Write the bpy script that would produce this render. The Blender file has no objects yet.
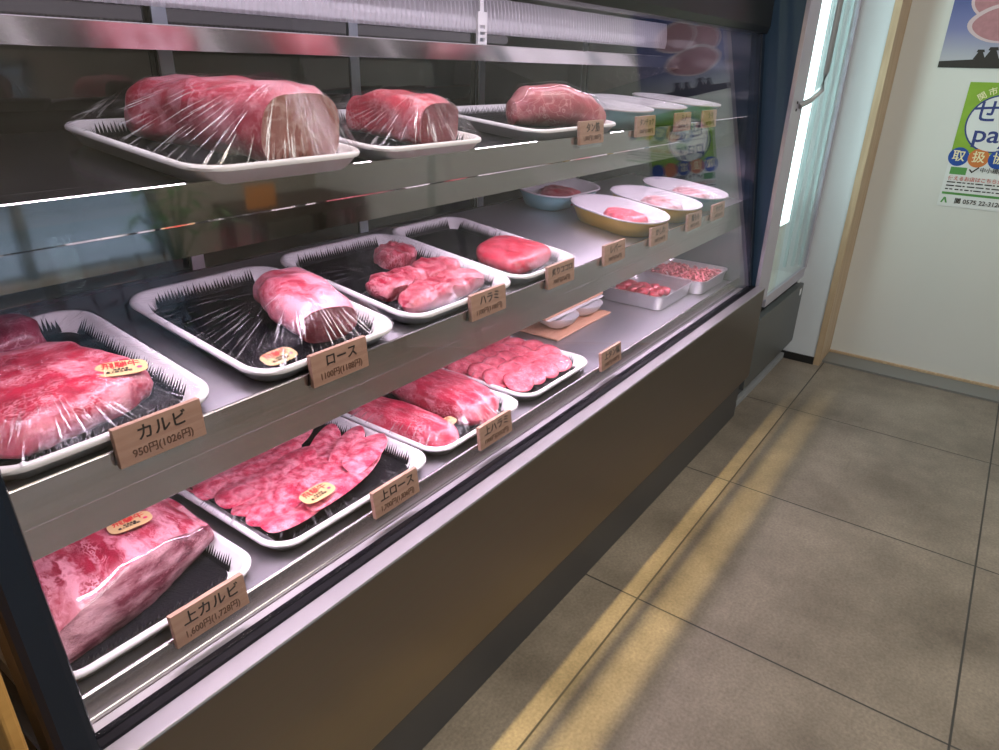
import bpy, bmesh, math, random
from mathutils import Vector, Matrix, noise
PI = math.pi
rnd = random.Random(7)
SC = bpy.context.scene
COL = SC.collection

# ------------------------------------------------------------------ helpers
class B:
    """collects geometry, then links it as ONE mesh object"""
    def __init__(s): s.v = []; s.f = []; s.m = []
    def add(s, vs, fs, mi=0, M=None):
        o = len(s.v)
        s.v += [tuple(M @ Vector(p)) if M else tuple(p) for p in vs]
        for q in fs: s.f.append([o + i for i in q]); s.m.append(mi)
        return s
    def box(s, x0, x1, y0, y1, z0, z1, mi=0, M=None):
        vs = [(x, y, z) for z in (z0, z1) for y in (y0, y1) for x in (x0, x1)]
        return s.add(vs, [(0, 2, 3, 1), (4, 5, 7, 6), (0, 1, 5, 4), (2, 6, 7, 3), (0, 4, 6, 2), (1, 3, 7, 5)], mi, M)
    def prism(s, prof, x0, x1, mi=0):          # polygon of (y,z) run along X
        n = len(prof)
        a = sum(prof[i][0] * prof[(i + 1) % n][1] - prof[(i + 1) % n][0] * prof[i][1] for i in range(n))
        if a < 0: prof = prof[::-1]
        vs = [(x0, y, z) for y, z in prof] + [(x1, y, z) for y, z in prof]
        fs = [tuple(range(n))[::-1], tuple(range(n, 2 * n))] + [(i, (i + 1) % n, n + (i + 1) % n, n + i) for i in range(n)]
        return s.add(vs, fs, mi)
    def loft(s, rings, mi=0, cap0=True, cap1=True, M=None, c0=None, c1=None):
        n = len(rings[0]); vs = [p for r in rings for p in r]; o = len(s.v)
        fs = []
        for k in range(len(rings) - 1):
            for i in range(n):
                j = (i + 1) % n
                fs.append((k * n + i, k * n + j, (k + 1) * n + j, (k + 1) * n + i))
        s.add(vs, fs, mi, M)
        if cap0: s.add(rings[0], [tuple(range(n))[::-1]], mi if c0 is None else c0, M)
        if cap1: s.add(rings[-1], [tuple(range(n))], mi if c1 is None else c1, M)
        return s
    def tube(s, pts, r, mi=0, n=10):
        pts = [Vector(p) for p in pts]; rings = []
        for i, p in enumerate(pts):
            d = (pts[min(i + 1, len(pts) - 1)] - pts[max(i - 1, 0)]).normalized()
            up = Vector((0, 0, 1)) if abs(d.z) < .95 else Vector((1, 0, 0))
            a = d.cross(up).normalized(); b = a.cross(d)
            rr_ = r[i] if isinstance(r, (list, tuple)) else r
            rings.append([tuple(p + a * (rr_ * math.cos(2 * PI * k / n)) + b * (-rr_ * math.sin(2 * PI * k / n))) for k in range(n)])
        return s.loft(rings, mi)
    def lathe(s, prof, mi=0, n=32, M=None):    # (r,z)
        rings = [[(r * math.cos(2 * PI * k / n), r * math.sin(2 * PI * k / n), z) for k in range(n)] for r, z in prof]
        return s.loft(rings, mi, M=M)
    def build(s, name, mats, parent=None, smooth=False, bevel=0.0, local=False, auto=None):
        me = bpy.data.meshes.new(name); me.from_pydata(s.v, [], s.f); me.update()
        for m in (mats if isinstance(mats, (list, tuple)) else [mats]): me.materials.append(m)
        me.polygons.foreach_set('material_index', s.m)
        bm = bmesh.new(); bm.from_mesh(me); bmesh.ops.recalc_face_normals(bm, faces=bm.faces); bm.to_mesh(me); bm.free()
        if smooth: me.polygons.foreach_set('use_smooth', [True] * len(me.polygons))
        if auto:
            try: me.set_sharp_from_angle(angle=math.radians(auto))
            except Exception: pass
        o = bpy.data.objects.new(name, me); COL.objects.link(o)
        if parent:
            o.parent = parent
            if not local: o.matrix_parent_inverse = parent.matrix_basis.inverted()
        if bevel:
            b = o.modifiers.new('bevel', 'BEVEL'); b.width = bevel; b.segments = 2; b.limit_method = 'ANGLE'; b.angle_limit = math.radians(40)
        return o

def tag(o, label=None, cat=None, group=None, kind=None):
    if label: o['label'] = label
    if cat: o['category'] = cat
    if group: o['group'] = group
    if kind: o['kind'] = kind
    return o
def thing(name, label, cat, loc=(0, 0, 0), rotz=0.0, group=None, tilt=0.0):
    o = bpy.data.objects.new(name, None); COL.objects.link(o); o.empty_display_size = .05
    o.matrix_basis = Matrix.Translation(loc) @ Matrix.Rotation(rotz, 4, 'Z') @ Matrix.Rotation(tilt, 4, 'X')
    return tag(o, label, cat, group)
def struct(o): o['kind'] = 'structure'; return o
def rr(w, d, r, n=8):
    pts = []
    for cx, cy, a0 in ((w / 2 - r, d / 2 - r, 0), (-w / 2 + r, d / 2 - r, 90), (-w / 2 + r, -d / 2 + r, 180), (w / 2 - r, -d / 2 + r, 270)):
        for k in range(n + 1):
            a = math.radians(a0 + 90 * k / n); pts.append((cx + r * math.cos(a), cy + r * math.sin(a)))
    return pts

# ------------------------------------------------------------------ materials
def mat(name):
    m = bpy.data.materials.new(name); m.use_nodes = True
    nt = m.node_tree; return m, nt, nt.nodes['Principled BSDF'], nt.nodes['Material Output']
def setp(p, **k):
    for n, v in k.items():
        p.inputs[n.replace('_', ' ')].default_value = (*v, 1) if isinstance(v, tuple) and len(v) == 3 else v
def simple(name, col, rough=.5, metal=0.0, spec=.5, noise_amt=0.0, scale=20, bump=0.0, bscale=None):
    m, nt, p, out = mat(name); setp(p, Base_Color=col, Roughness=rough, Metallic=metal); p.inputs['Specular IOR Level'].default_value = spec
    if noise_amt or bump:
        tc = nt.nodes.new('ShaderNodeTexCoord'); nz = nt.nodes.new('ShaderNodeTexNoise'); nz.inputs['Scale'].default_value = scale; nz.inputs['Detail'].default_value = 6
        nt.links.new(tc.outputs['Object'], nz.inputs['Vector'])
        if noise_amt:
            mx = nt.nodes.new('ShaderNodeMixRGB'); mx.blend_type = 'MULTIPLY'; mx.inputs[0].default_value = noise_amt; mx.inputs[1].default_value = (*col, 1)
            rp = nt.nodes.new('ShaderNodeValToRGB'); rp.color_ramp.elements[0].position = .3; rp.color_ramp.elements[1].position = .7
            rp.color_ramp.elements[0].color = (.35, .35, .35, 1); rp.color_ramp.elements[1].color = (1, 1, 1, 1)
            nt.links.new(nz.outputs['Fac'], rp.inputs[0]); nt.links.new(rp.outputs[0], mx.inputs[2]); nt.links.new(mx.outputs[0], p.inputs['Base Color'])
        if bump:
            n2 = nz
            if bscale:
                n2 = nt.nodes.new('ShaderNodeTexNoise'); n2.inputs['Scale'].default_value = bscale; n2.inputs['Detail'].default_value = 4; nt.links.new(tc.outputs['Object'], n2.inputs['Vector'])
            bp = nt.nodes.new('ShaderNodeBump'); bp.inputs['Strength'].default_value = bump; bp.inputs['Distance'].default_value = .004
            nt.links.new(n2.outputs['Fac'], bp.inputs['Height']); nt.links.new(bp.outputs[0], p.inputs['Normal'])
    return m
def steel(name, col=(.5, .49, .48), rough=.25, aniso=.75, brush=(1.5, 300, 300), amt=.12, turn=0.0):
    m, nt, p, out = mat(name); setp(p, Base_Color=col, Roughness=rough, Metallic=1.0)
    p.inputs['Anisotropic'].default_value = aniso; p.inputs['Anisotropic Rotation'].default_value = turn
    tg = nt.nodes.new('ShaderNodeTangent'); tg.direction_type = 'RADIAL'; tg.axis = 'X'
    nt.links.new(tg.outputs[0], p.inputs['Tangent'])
    g = nt.nodes.new('ShaderNodeNewGeometry'); mp = nt.nodes.new('ShaderNodeMapping'); mp.inputs['Scale'].default_value = brush
    nz = nt.nodes.new('ShaderNodeTexNoise'); nz.inputs['Scale'].default_value = 1; nz.inputs['Detail'].default_value = 3
    nt.links.new(g.outputs['Position'], mp.inputs[0]); nt.links.new(mp.outputs[0], nz.inputs['Vector'])
    mr = nt.nodes.new('ShaderNodeMapRange'); mr.inputs['To Min'].default_value = rough - amt * .6; mr.inputs['To Max'].default_value = rough + amt * .6
    nt.links.new(nz.outputs['Fac'], mr.inputs['Value']); nt.links.new(mr.outputs[0], p.inputs['Roughness'])
    mx = nt.nodes.new('ShaderNodeMixRGB'); mx.blend_type = 'MULTIPLY'; mx.inputs[0].default_value = .10; mx.inputs[1].default_value = (*col, 1)
    nt.links.new(nz.outputs['Color'], mx.inputs[2]); nt.links.new(mx.outputs[0], p.inputs['Base Color'])
    return m
def meat(name, lean, fat, vein=.04, scale=60, fatcover=.45, fscale=9, stretch=(1, 1, 1), dist=.25, rough=.32, dark=None, blot=.5):
    """marbled raw meat: broad fat patches plus a fine branching network"""
    m, nt, p, out = mat(name); L = nt.links.new
    tc = nt.nodes.new('ShaderNodeTexCoord'); mp = nt.nodes.new('ShaderNodeMapping'); mp.inputs['Scale'].default_value = stretch
    L(tc.outputs['Object'], mp.inputs[0])
    n1 = nt.nodes.new('ShaderNodeTexNoise'); n1.inputs['Scale'].default_value = fscale * 2.2; n1.inputs['Detail'].default_value = 5; L(mp.outputs[0], n1.inputs['Vector'])
    mxv = nt.nodes.new('ShaderNodeMixRGB'); mxv.blend_type = 'LINEAR_LIGHT'; mxv.inputs[0].default_value = dist * .2; L(mp.outputs[0], mxv.inputs[1]); L(n1.outputs['Color'], mxv.inputs[2])
    vo = nt.nodes.new('ShaderNodeTexVoronoi'); vo.feature = 'DISTANCE_TO_EDGE'; vo.inputs['Scale'].default_value = scale; L(mxv.outputs[0], vo.inputs['Vector'])
    r1 = nt.nodes.new('ShaderNodeValToRGB'); r1.color_ramp.elements[0].position = vein * .35; r1.color_ramp.elements[0].color = (1, 1, 1, 1); r1.color_ramp.elements[1].position = vein * 2.2; r1.color_ramp.elements[1].color = (0, 0, 0, 1)
    L(vo.outputs['Distance'], r1.inputs[0])
    n2 = nt.nodes.new('ShaderNodeTexNoise'); n2.inputs['Scale'].default_value = fscale; n2.inputs['Detail'].default_value = 7; n2.inputs['Distortion'].default_value = .8; L(mxv.outputs[0], n2.inputs['Vector'])
    r2 = nt.nodes.new('ShaderNodeValToRGB'); r2.color_ramp.elements[0].position = 1 - fatcover - .06; r2.color_ramp.elements[0].color = (0, 0, 0, 1); r2.color_ramp.elements[1].position = min(1, 1 - fatcover + .1); r2.color_ramp.elements[1].color = (1, 1, 1, 1)
    L(n2.outputs['Fac'], r2.inputs[0])
    n3 = nt.nodes.new('ShaderNodeTexNoise'); n3.inputs['Scale'].default_value = scale * .5; n3.inputs['Detail'].default_value = 4; L(mp.outputs[0], n3.inputs['Vector'])
    r3 = nt.nodes.new('ShaderNodeValToRGB'); r3.color_ramp.elements[0].position = .4; r3.color_ramp.elements[1].position = .62; L(n3.outputs['Fac'], r3.inputs[0])
    mul = nt.nodes.new('ShaderNodeMath'); mul.operation = 'MULTIPLY'; L(r1.outputs[0], mul.inputs[0]); L(r3.outputs[0], mul.inputs[1])
    mxx = nt.nodes.new('ShaderNodeMath'); mxx.operation = 'MAXIMUM'; L(mul.outputs[0], mxx.inputs[0]); L(r2.outputs[0], mxx.inputs[1])
    c0 = nt.nodes.new('ShaderNodeMixRGB'); c0.inputs[1].default_value = (*(dark or tuple(c * .6 for c in lean)), 1); c0.inputs[2].default_value = (*lean, 1)
    n4 = nt.nodes.new('ShaderNodeTexNoise'); n4.inputs['Scale'].default_value = fscale * 1.7; n4.inputs['Detail'].default_value = 3; L(mp.outputs[0], n4.inputs['Vector'])
    r4 = nt.nodes.new('ShaderNodeValToRGB'); r4.color_ramp.elements[0].position = .5 - blot * .4; r4.color_ramp.elements[1].position = .5 + blot * .2; L(n4.outputs['Fac'], r4.inputs[0]); L(r4.outputs[0], c0.inputs[0])
    c1 = nt.nodes.new('ShaderNodeMixRGB'); c1.inputs[2].default_value = (*fat, 1); L(c0.outputs[0], c1.inputs[1]); L(mxx.outputs[0], c1.inputs[0])
    L(c1.outputs[0], p.inputs['Base Color']); setp(p, Roughness=rough); p.inputs['Specular IOR Level'].default_value = .45
    p.inputs['Subsurface Weight'].default_value = .08; p.inputs['Subsurface Radius'].default_value = (1, .4, .3); p.inputs['Subsurface Scale'].default_value = .0008
    bp = nt.nodes.new('ShaderNodeBump'); bp.inputs['Strength'].default_value = .25; bp.inputs['Distance'].default_value = .003; L(n3.outputs['Fac'], bp.inputs['Height']); L(bp.outputs[0], p.inputs['Normal'])
    return m
def clear(name, tint=(1, 1, 1), base=.04, power=5.0, rough=0.0, film=False, scale=1.0):
    """clear sheet: Schlick mix of see-through and mirror; film adds radiating crease whitening"""
    m, nt, p, out = mat(name); L = nt.links.new; nt.nodes.remove(p)
    tr = nt.nodes.new('ShaderNodeBsdfTransparent'); tr.inputs[0].default_value = (*tint, 1)
    gl = nt.nodes.new('ShaderNodeBsdfGlossy'); gl.inputs['Roughness'].default_value = rough; gl.inputs['Color'].default_value = (1, 1, 1, 1)
    lw = nt.nodes.new('ShaderNodeLayerWeight'); lw.inputs['Blend'].default_value = .5
    pw = nt.nodes.new('ShaderNodeMath'); pw.operation = 'POWER'; pw.inputs[1].default_value = power; L(lw.outputs['Facing'], pw.inputs[0])
    ma = nt.nodes.new('ShaderNodeMath'); ma.operation = 'MULTIPLY_ADD'; ma.inputs[1].default_value = (1 - base) * scale; ma.inputs[2].default_value = base; L(pw.outputs[0], ma.inputs[0])
    mix = nt.nodes.new('ShaderNodeMixShader'); L(ma.outputs[0], mix.inputs[0]); L(tr.outputs[0], mix.inputs[1]); L(gl.outputs[0], mix.inputs[2])
    last = mix
    if film:
        tc = nt.nodes.new('ShaderNodeTexCoord'); sp = nt.nodes.new('ShaderNodeSeparateXYZ'); L(tc.outputs['Object'], sp.inputs[0])
        at = nt.nodes.new('ShaderNodeMath'); at.operation = 'ARCTAN2'; L(sp.outputs[1], at.inputs[0]); L(sp.outputs[0], at.inputs[1])
        ln = nt.nodes.new('ShaderNodeVectorMath'); ln.operation = 'LENGTH'; L(tc.outputs['Object'], ln.inputs[0])
        a2 = nt.nodes.new('ShaderNodeMath'); a2.operation = 'MULTIPLY'; a2.inputs[1].default_value = 20; L(at.outputs[0], a2.inputs[0])
        l2 = nt.nodes.new('ShaderNodeMath'); l2.operation = 'MULTIPLY'; l2.inputs[1].default_value = 9; L(ln.outputs['Value'], l2.inputs[0])
        cb = nt.nodes.new('ShaderNodeCombineXYZ'); L(a2.outputs[0], cb.inputs[0]); L(l2.outputs[0], cb.inputs[1])
        nz = nt.nodes.new('ShaderNodeTexNoise'); nz.inputs['Scale'].default_value = 1.6; nz.inputs['Detail'].default_value = 4; L(cb.outputs[0], nz.inputs['Vector'])
        rp = nt.nodes.new('ShaderNodeValToRGB'); rp.color_ramp.elements[0].position = .58; rp.color_ramp.elements[1].position = .66; L(nz.outputs['Fac'], rp.inputs[0])
        bp = nt.nodes.new('ShaderNodeBump'); bp.inputs['Strength'].default_value = .5; bp.inputs['Distance'].default_value = .006; L(nz.outputs['Fac'], bp.inputs['Height']); L(bp.outputs[0], gl.inputs['Normal']); L(bp.outputs[0], lw.inputs['Normal'])
        ge = nt.nodes.new('ShaderNodeNewGeometry'); sn = nt.nodes.new('ShaderNodeSeparateXYZ'); L(ge.outputs['Normal'], sn.inputs[0])
        mr = nt.nodes.new('ShaderNodeMapRange'); mr.inputs['From Min'].default_value = .995; mr.inputs['From Max'].default_value = .88; mr.inputs['To Min'].default_value = 0; mr.inputs['To Max'].default_value = .6; L(sn.outputs[2], mr.inputs['Value'])
        mu = nt.nodes.new('ShaderNodeMath'); mu.operation = 'MULTIPLY'; L(rp.outputs[0], mu.inputs[0]); L(mr.outputs[0], mu.inputs[1])
        df = nt.nodes.new('ShaderNodeBsdfDiffuse'); df.inputs[0].default_value = (.95, .95, .95, 1)
        g2 = nt.nodes.new('ShaderNodeBsdfGlossy'); g2.inputs['Roughness'].default_value = .25; L(bp.outputs[0], g2.inputs['Normal'])
        m3 = nt.nodes.new('ShaderNodeMixShader'); m3.inputs[0].default_value = .5; L(df.outputs[0], m3.inputs[1]); L(g2.outputs[0], m3.inputs[2])
        m2 = nt.nodes.new('ShaderNodeMixShader'); L(mu.outputs[0], m2.inputs[0]); L(mix.outputs[0], m2.inputs[1]); L(m3.outputs[0], m2.inputs[2]); last = m2
    L(last.outputs[0], out.inputs['Surface']); return m
def wood(name, c1, c2, stretch=(6, 60, 60), rough=.55):
    m, nt, p, out = mat(name); L = nt.links.new
    tc = nt.nodes.new('ShaderNodeTexCoord'); mp = nt.nodes.new('ShaderNodeMapping'); mp.inputs['Scale'].default_value = stretch; L(tc.outputs['Object'], mp.inputs[0])
    nz = nt.nodes.new('ShaderNodeTexNoise'); nz.inputs['Scale'].default_value = 1.5; nz.inputs['Detail'].default_value = 5; nz.inputs['Distortion'].default_value = .6; L(mp.outputs[0], nz.inputs['Vector'])
    rp = nt.nodes.new('ShaderNodeValToRGB'); rp.color_ramp.elements[0].position = .32; rp.color_ramp.elements[1].position = .68; rp.color_ramp.elements[0].color = (*c1, 1); rp.color_ramp.elements[1].color = (*c2, 1)
    L(nz.outputs['Fac'], rp.inputs[0]); L(rp.outputs[0], p.inputs['Base Color']); setp(p, Roughness=rough); return m
def emit(name, col, s):
    m, nt, p, out = mat(name); nt.nodes.remove(p); e = nt.nodes.new('ShaderNodeEmission'); e.inputs[0].default_value = (*col, 1); e.inputs[1].default_value = s
    nt.links.new(e.outputs[0], out.inputs[0]); return m

M_steel = steel('brushed_steel')
M_front = steel('brushed_front_steel', (.28, .25, .225), .36, .96, brush=(1, 90, 90), amt=.03, turn=.25)
M_lip = steel('shelf_lip_steel', (.62, .60, .59), .22, .8)
M_liptop = steel('polished_lip_steel', (.48, .47, .45), .045, .3, amt=.01)
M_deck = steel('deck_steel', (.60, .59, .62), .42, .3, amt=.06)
M_topdeck = steel('top_deck_steel', (.20, .20, .22), .26, .3, amt=.05)  # deck steel darkened in colour for the weak light on the top shelf
M_satin = simple('satin_ledge', (.40, .38, .40), .38, .7)
M_mirror = steel('polished_rail', (.88, .86, .87), .24, .3, amt=.03)
M_kick = simple('kick_plate_grey', (.085, .085, .09), .35, .6)
M_black = simple('black_rubber', (.004, .004, .006), .4, spec=.12)
M_navy = simple('navy_enamel', (.006, .011, .022), .22)
M_canopy = simple('dark_canopy_steel', (.035, .034, .032), .28, .7)
M_dark = simple('dark_liner', (.02, .02, .022), .4)
M_darkglass = simple('dark_rear_glass', (.012, .014, .014), .04, spec=.8)
M_rearframe = simple('rear_door_frame', (.32, .36, .40), .3, .8)
M_glass = clear('front_glass', (.985, .975, .985), .03)
M_sideglass = clear('side_glass', (.95, .95, .95), .03, scale=.25)
M_film = clear('cling_film', (1, 1, 1), .012, 4, .05, film=True, scale=.3)
M_wrap = clear('body_wrap_film', (1, 1, 1), .025, 4, .10, scale=.25)
M_acryl = clear('clear_acrylic', (.93, .95, .96), .07, 4, .05)
M_foam = simple('white_foam', (.80, .79, .80), .45, noise_amt=.08, scale=60)
M_liner = simple('black_grass_sheet', (.004, .004, .006), .55, spec=.2, bump=.5, bscale=420)
M_tagw = wood('tag_wood', (.35, .20, .14), (.45, .28, .205), (5, 90, 90))
M_ink = simple('ink_black', (.02, .015, .012), .6)
M_inkb = simple('ink_brown', (.12, .055, .03), .6)
M_gold = simple('sticker_gold', (.62, .43, .20), .5)
M_red = simple('sticker_red', (.62, .01, .02), .6)
M_pinkseal = simple('sticker_pink', (.75, .05, .16), .5)
M_white = simple('white_plastic', (.80, .80, .80), .35)
M_inner = simple('inner_white', (.62, .60, .63), .45)
M_yellow = simple('yellow_plastic', (.95, .60, .09), .35)
M_blue = simple('aqua_plastic', (.30, .62, .70), .35)
M_alu = simple('aluminium_pan', (.74, .73, .76), .3, .75)
M_wallw = simple('white_wall', (.62, .63, .60), .7, noise_amt=.05, scale=3, bump=.05, bscale=300)
M_doorw = simple('white_door_panel', (.62, .62, .585), .55, noise_amt=.04, scale=4)
M_jamb = wood('jamb_wood', (.40, .28, .17), (.50, .37, .24), (40, 40, 3))
M_woodpan = wood('golden_wood', (.40, .20, .05), (.52, .28, .08), (3, 30, 30))
M_board = wood('board_wood', (.50, .26, .16), (.60, .34, .22), (8, 60, 60))
M_fridge = simple('fridge_steel', (.46, .43, .50), .35, .4)
M_fridgeside = simple('fridge_side', (.020, .045, .085), .5)  # dark blue that the steel reflects is painted into this colour
M_grille = simple('grille_panel', (.10, .105, .105), .4, .4)
M_sill = simple('sill_metal', (.22, .22, .21), .45, .4)
M_basebl = simple('black_skirting', (.01, .01, .01), .5)
M_ceil = simple('ceiling_white', (.7, .7, .68), .8)

# meats
MT_outer = meat('meat_outer_fat', (.42, .035, .065), (.62, .25, .30), .05, 40, .50, 12)
MT_cut = meat('meat_cut_brown', (.36, .145, .12), (.60, .40, .36), .05, 34, .20, 6, dist=.4, dark=(.30, .11, .095))
MT_red = meat('meat_red_marbled', (.55, .04, .07), (.70, .34, .36), .05, 75, .40, 16)
MT_darkred = meat('meat_dark_cut', (.22, .03, .04), (.5, .25, .26), .02, 80, .22, 14)
MT_kalbi = meat('meat_short_rib', (.46, .022, .055), (.72, .30, .35), .06, 70, .42, 16, (1, 1.8, 1))
MT_brisk = meat('meat_brisket_top', (.36, .018, .05), (.68, .30, .35), .06, 70, .47, 16, (1.6, 1, 1))
MT_briskcut = meat('meat_brisket_cut', (.12, .010, .026), (.56, .32, .34), .15, 80, .36, 34, (.6, 1, 2.0), dist=.8)
MT_slice = meat('meat_sashi', (.62, .026, .085), (.93, .42, .49), .13, 150, .38, 85, (1, 1, 1), dist=.6)
MT_skirt = meat('meat_skirt', (.52, .035, .075), (.78, .32, .37), .06, 80, .40, 18, (2.2, .7, 1))
MT_strip = meat('meat_strip', (.36, .016, .044), (.66, .26, .30), .08, 70, .40, 12, (4, 1, 1), dist=.35)
MT_tongue = meat('meat_tongue', (.70, .09, .14), (.88, .38, .42), .05, 130, .40, 45)
MT_tonguewhole = meat('meat_tongue_whole', (.42, .10, .12), (.62, .32, .32), .03, 40, .40, 9)
MT_cube = meat('meat_cubes', (.50, .04, .07), (.70, .28, .32), .05, 60, .36, 22)
MT_mince = meat('meat_mince', (.58, .09, .12), (.74, .34, .36), .06, 120, .40, 70)
MT_pale = meat('meat_pale_pink', (.62, .30, .32), (.78, .58, .60), .05, 60, .5, 20)

# floor tiles
def floor_mat():
    m, nt, p, out = mat('floor_tile'); L = nt.links.new
    g = nt.nodes.new('ShaderNodeNewGeometry'); s = nt.nodes.new('ShaderNodeSeparateXYZ'); L(g.outputs['Position'], s.inputs[0])
    def line(sock, off):
        a = nt.nodes.new('ShaderNodeMath'); a.operation = 'SUBTRACT'; L(sock, a.inputs[0]); a.inputs[1].default_value = off - .3
        w = nt.nodes.new('ShaderNodeMath'); w.operation = 'WRAP'; L(a.outputs[0], w.inputs[0]); w.inputs[1].default_value = .6; w.inputs[2].default_value = 0
        b = nt.nodes.new('ShaderNodeMath'); b.operation = 'SUBTRACT'; L(w.outputs[0], b.inputs[0]); b.inputs[1].default_value = .3
        c = nt.nodes.new('ShaderNodeMath'); c.operation = 'ABSOLUTE'; L(b.outputs[0], c.inputs[0]); return c
    mn = nt.nodes.new('ShaderNodeMath'); mn.operation = 'MINIMUM'; L(line(s.outputs[0], 1.161).outputs[0], mn.inputs[0]); L(line(s.outputs[1], .437).outputs[0], mn.inputs[1])
    rp = nt.nodes.new('ShaderNodeMapRange'); rp.inputs['From Min'].default_value = .0014; rp.inputs['From Max'].default_value = .0028; L(mn.outputs[0], rp.inputs['Value'])
    n1 = nt.nodes.new('ShaderNodeTexNoise'); n1.inputs['Scale'].default_value = 3.2; n1.inputs['Detail'].default_value = 8; n1.inputs['Roughness'].default_value = .65; L(g.outputs['Position'], n1.inputs['Vector'])
    r1 = nt.nodes.new('ShaderNodeValToRGB'); r1.color_ramp.elements[0].position = .3; r1.color_ramp.elements[1].position = .72
    r1.color_ramp.elements[0].color = (.100, .082, .064, 1); r1.color_ramp.elements[1].color = (.265, .225, .182, 1); L(n1.outputs['Fac'], r1.inputs[0])
    n2 = nt.nodes.new('ShaderNodeTexNoise'); n2.inputs['Scale'].default_value = 160; n2.inputs['Detail'].default_value = 3; L(g.outputs['Position'], n2.inputs['Vector'])
    mx = nt.nodes.new('ShaderNodeMixRGB'); mx.blend_type = 'OVERLAY'; mx.inputs[0].default_value = .45; L(r1.outputs[0], mx.inputs[1]); L(n2.outputs['Fac'], mx.inputs[2])
    c = nt.nodes.new('ShaderNodeMixRGB'); c.inputs[1].default_value = (.03, .028, .026, 1); L(mx.outputs[0], c.inputs[2]); L(rp.outputs[0], c.inputs[0])
    L(c.outputs[0], p.inputs['Base Color']); setp(p, Roughness=.48)
    bp = nt.nodes.new('ShaderNodeBump'); bp.inputs['Strength'].default_value = .4; bp.inputs['Distance'].default_value = .002; L(rp.outputs[0], bp.inputs['Height']); L(bp.outputs[0], p.inputs['Normal'])
    return m
M_floor = floor_mat()
MT_purple = meat('meat_purple', (.24, .02, .05), (.48, .20, .24), .04, 60, .38, 14)
MT_loin = meat('meat_loin_fat', (.55, .05, .09), (.74, .31, .37), .05, 50, .56, 11)
MT_heart = meat('meat_heart', (.50, .03, .06), (.66, .24, .28), .04, 90, .34, 30, (2, 1, 1))

# ------------------------------------------------------------------ lettering
def lettering(body, size, m, parent, M, name='lettering', ax='CENTER', ay='CENTER', sx=1.0, ext=.0002):
    cu = bpy.data.curves.new('lettering', 'FONT'); cu.body = body; cu.size = size; cu.align_x = ax; cu.align_y = ay; cu.extrude = ext; cu.offset = size * .012; cu.resolution_u = 3
    t = bpy.data.objects.new('lettering_curve', cu); COL.objects.link(t)
    dg = bpy.context.evaluated_depsgraph_get(); me = bpy.data.meshes.new_from_object(t.evaluated_get(dg))
    bpy.data.objects.remove(t); bpy.data.curves.remove(cu)
    me.name = name; me.transform(M @ Matrix.Diagonal((sx, 1, 1, 1))); me.materials.clear(); me.materials.append(m)
    o = bpy.data.objects.new(name, me); COL.objects.link(o); o.parent = parent
    return o
def frame(ex, ey, o):
    ex = Vector(ex).normalized(); ey = Vector(ey).normalized(); ez = ex.cross(ey)
    return Matrix(((ex.x, ey.x, ez.x, o[0]), (ex.y, ey.y, ez.y, o[1]), (ex.z, ey.z, ez.z, o[2]), (0, 0, 0, 1)))

# ------------------------------------------------------------------ room
XW0, XW1, YW0, YW1, ZC = -1.6, 3.02, -2.2, 2.1, 2.6
struct(B().box(XW0 - .1, XW1 + .3, YW0 - .1, YW1 + .1, -.05, 0).build('floor', M_floor))
struct(B().box(XW0 - .1, XW1 + .3, YW0 - .1, YW1 + .1, ZC, ZC + .05).build('ceiling', M_ceil))
struct(B().box(XW0 - .1, XW0, YW0, YW1, 0, ZC).build('wall_left', M_wallw))
struct(B().box(XW0 - .1, XW1 + .3, YW1, YW1 + .1, 0, ZC).build('wall_rear', simple('kitchen_wall', (.10, .10, .095), .7)))
# wall by the fridge, wood jamb, sliding white door, threshold
struct(B().box(2.84, 3.1, .468, YW1, .0, ZC).build('wall_right', simple('bluish_white_wall', (.60, .63, .66), .6)))
struct(B().box(2.832, 2.84, .468, .60, .0, .03).build('baseboard_right', M_basebl))
struct(B().box(2.835, 3.06, .445, .468, 0, ZC).build('trim_1', M_jamb))
door = struct(B().box(3.02, 3.05, -1.25, .445, .012, 2.1).build('door_1', M_doorw))
struct(B().box(2.885, 3.05, -1.25, .445, 0, .008).build('trim_2', M_sill))
struct(B().box(3.008, 3.02, -1.25, .445, .008, .016).build('trim_3', M_jamb))
w = B().box(3.05, 3.1, -1.25, .445, 2.1, ZC); w.box(2.95, 3.1, YW0, -1.25, 0, ZC); w.box(3.1, 3.2, YW0, YW1, 0, ZC); struct(w.build('wall_door_side', M_wallw))
# window wall opposite the case
wx0, wx1, wz0, wz1 = -1.3, 1.92, .10, 1.05
w = B(); w.box(XW0 - .1, wx0, YW0 - .1, YW0, 0, ZC); w.box(wx1, XW1 + .3, YW0 - .1, YW0, 0, ZC); w.box(wx0, wx1, YW0 - .1, YW0, 0, wz0); w.box(wx0, wx1, YW0 - .1, YW0, wz1, ZC)
struct(w.build('wall_window_side', simple('warm_wall', (.42, .38, .32), .7)))
win = struct(thing('window_1', None, None, (.3, YW0 - .05, wz0)))
M_wf = simple('window_frame_grey', (.30, .36, .40), .4, .6)
w = B()
for x in (wx0, .05, 1.24, wx1 - .05): w.box(x, x + .05, YW0 - .08, YW0 - .03, wz0, wz1)
w.box(wx0, wx1, YW0 - .08, YW0 - .03, wz0, wz0 + .03); w.box(wx0, wx1, YW0 - .08, YW0 - .03, wz1 - .05, wz1)
w.build('window_frame', M_wf, win)
B().box(wx0 + .05, wx1 - .05, YW0 - .06, YW0 - .054, wz0 + .03, wz1 - .05).build('window_pane', M_glass, win)
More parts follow.
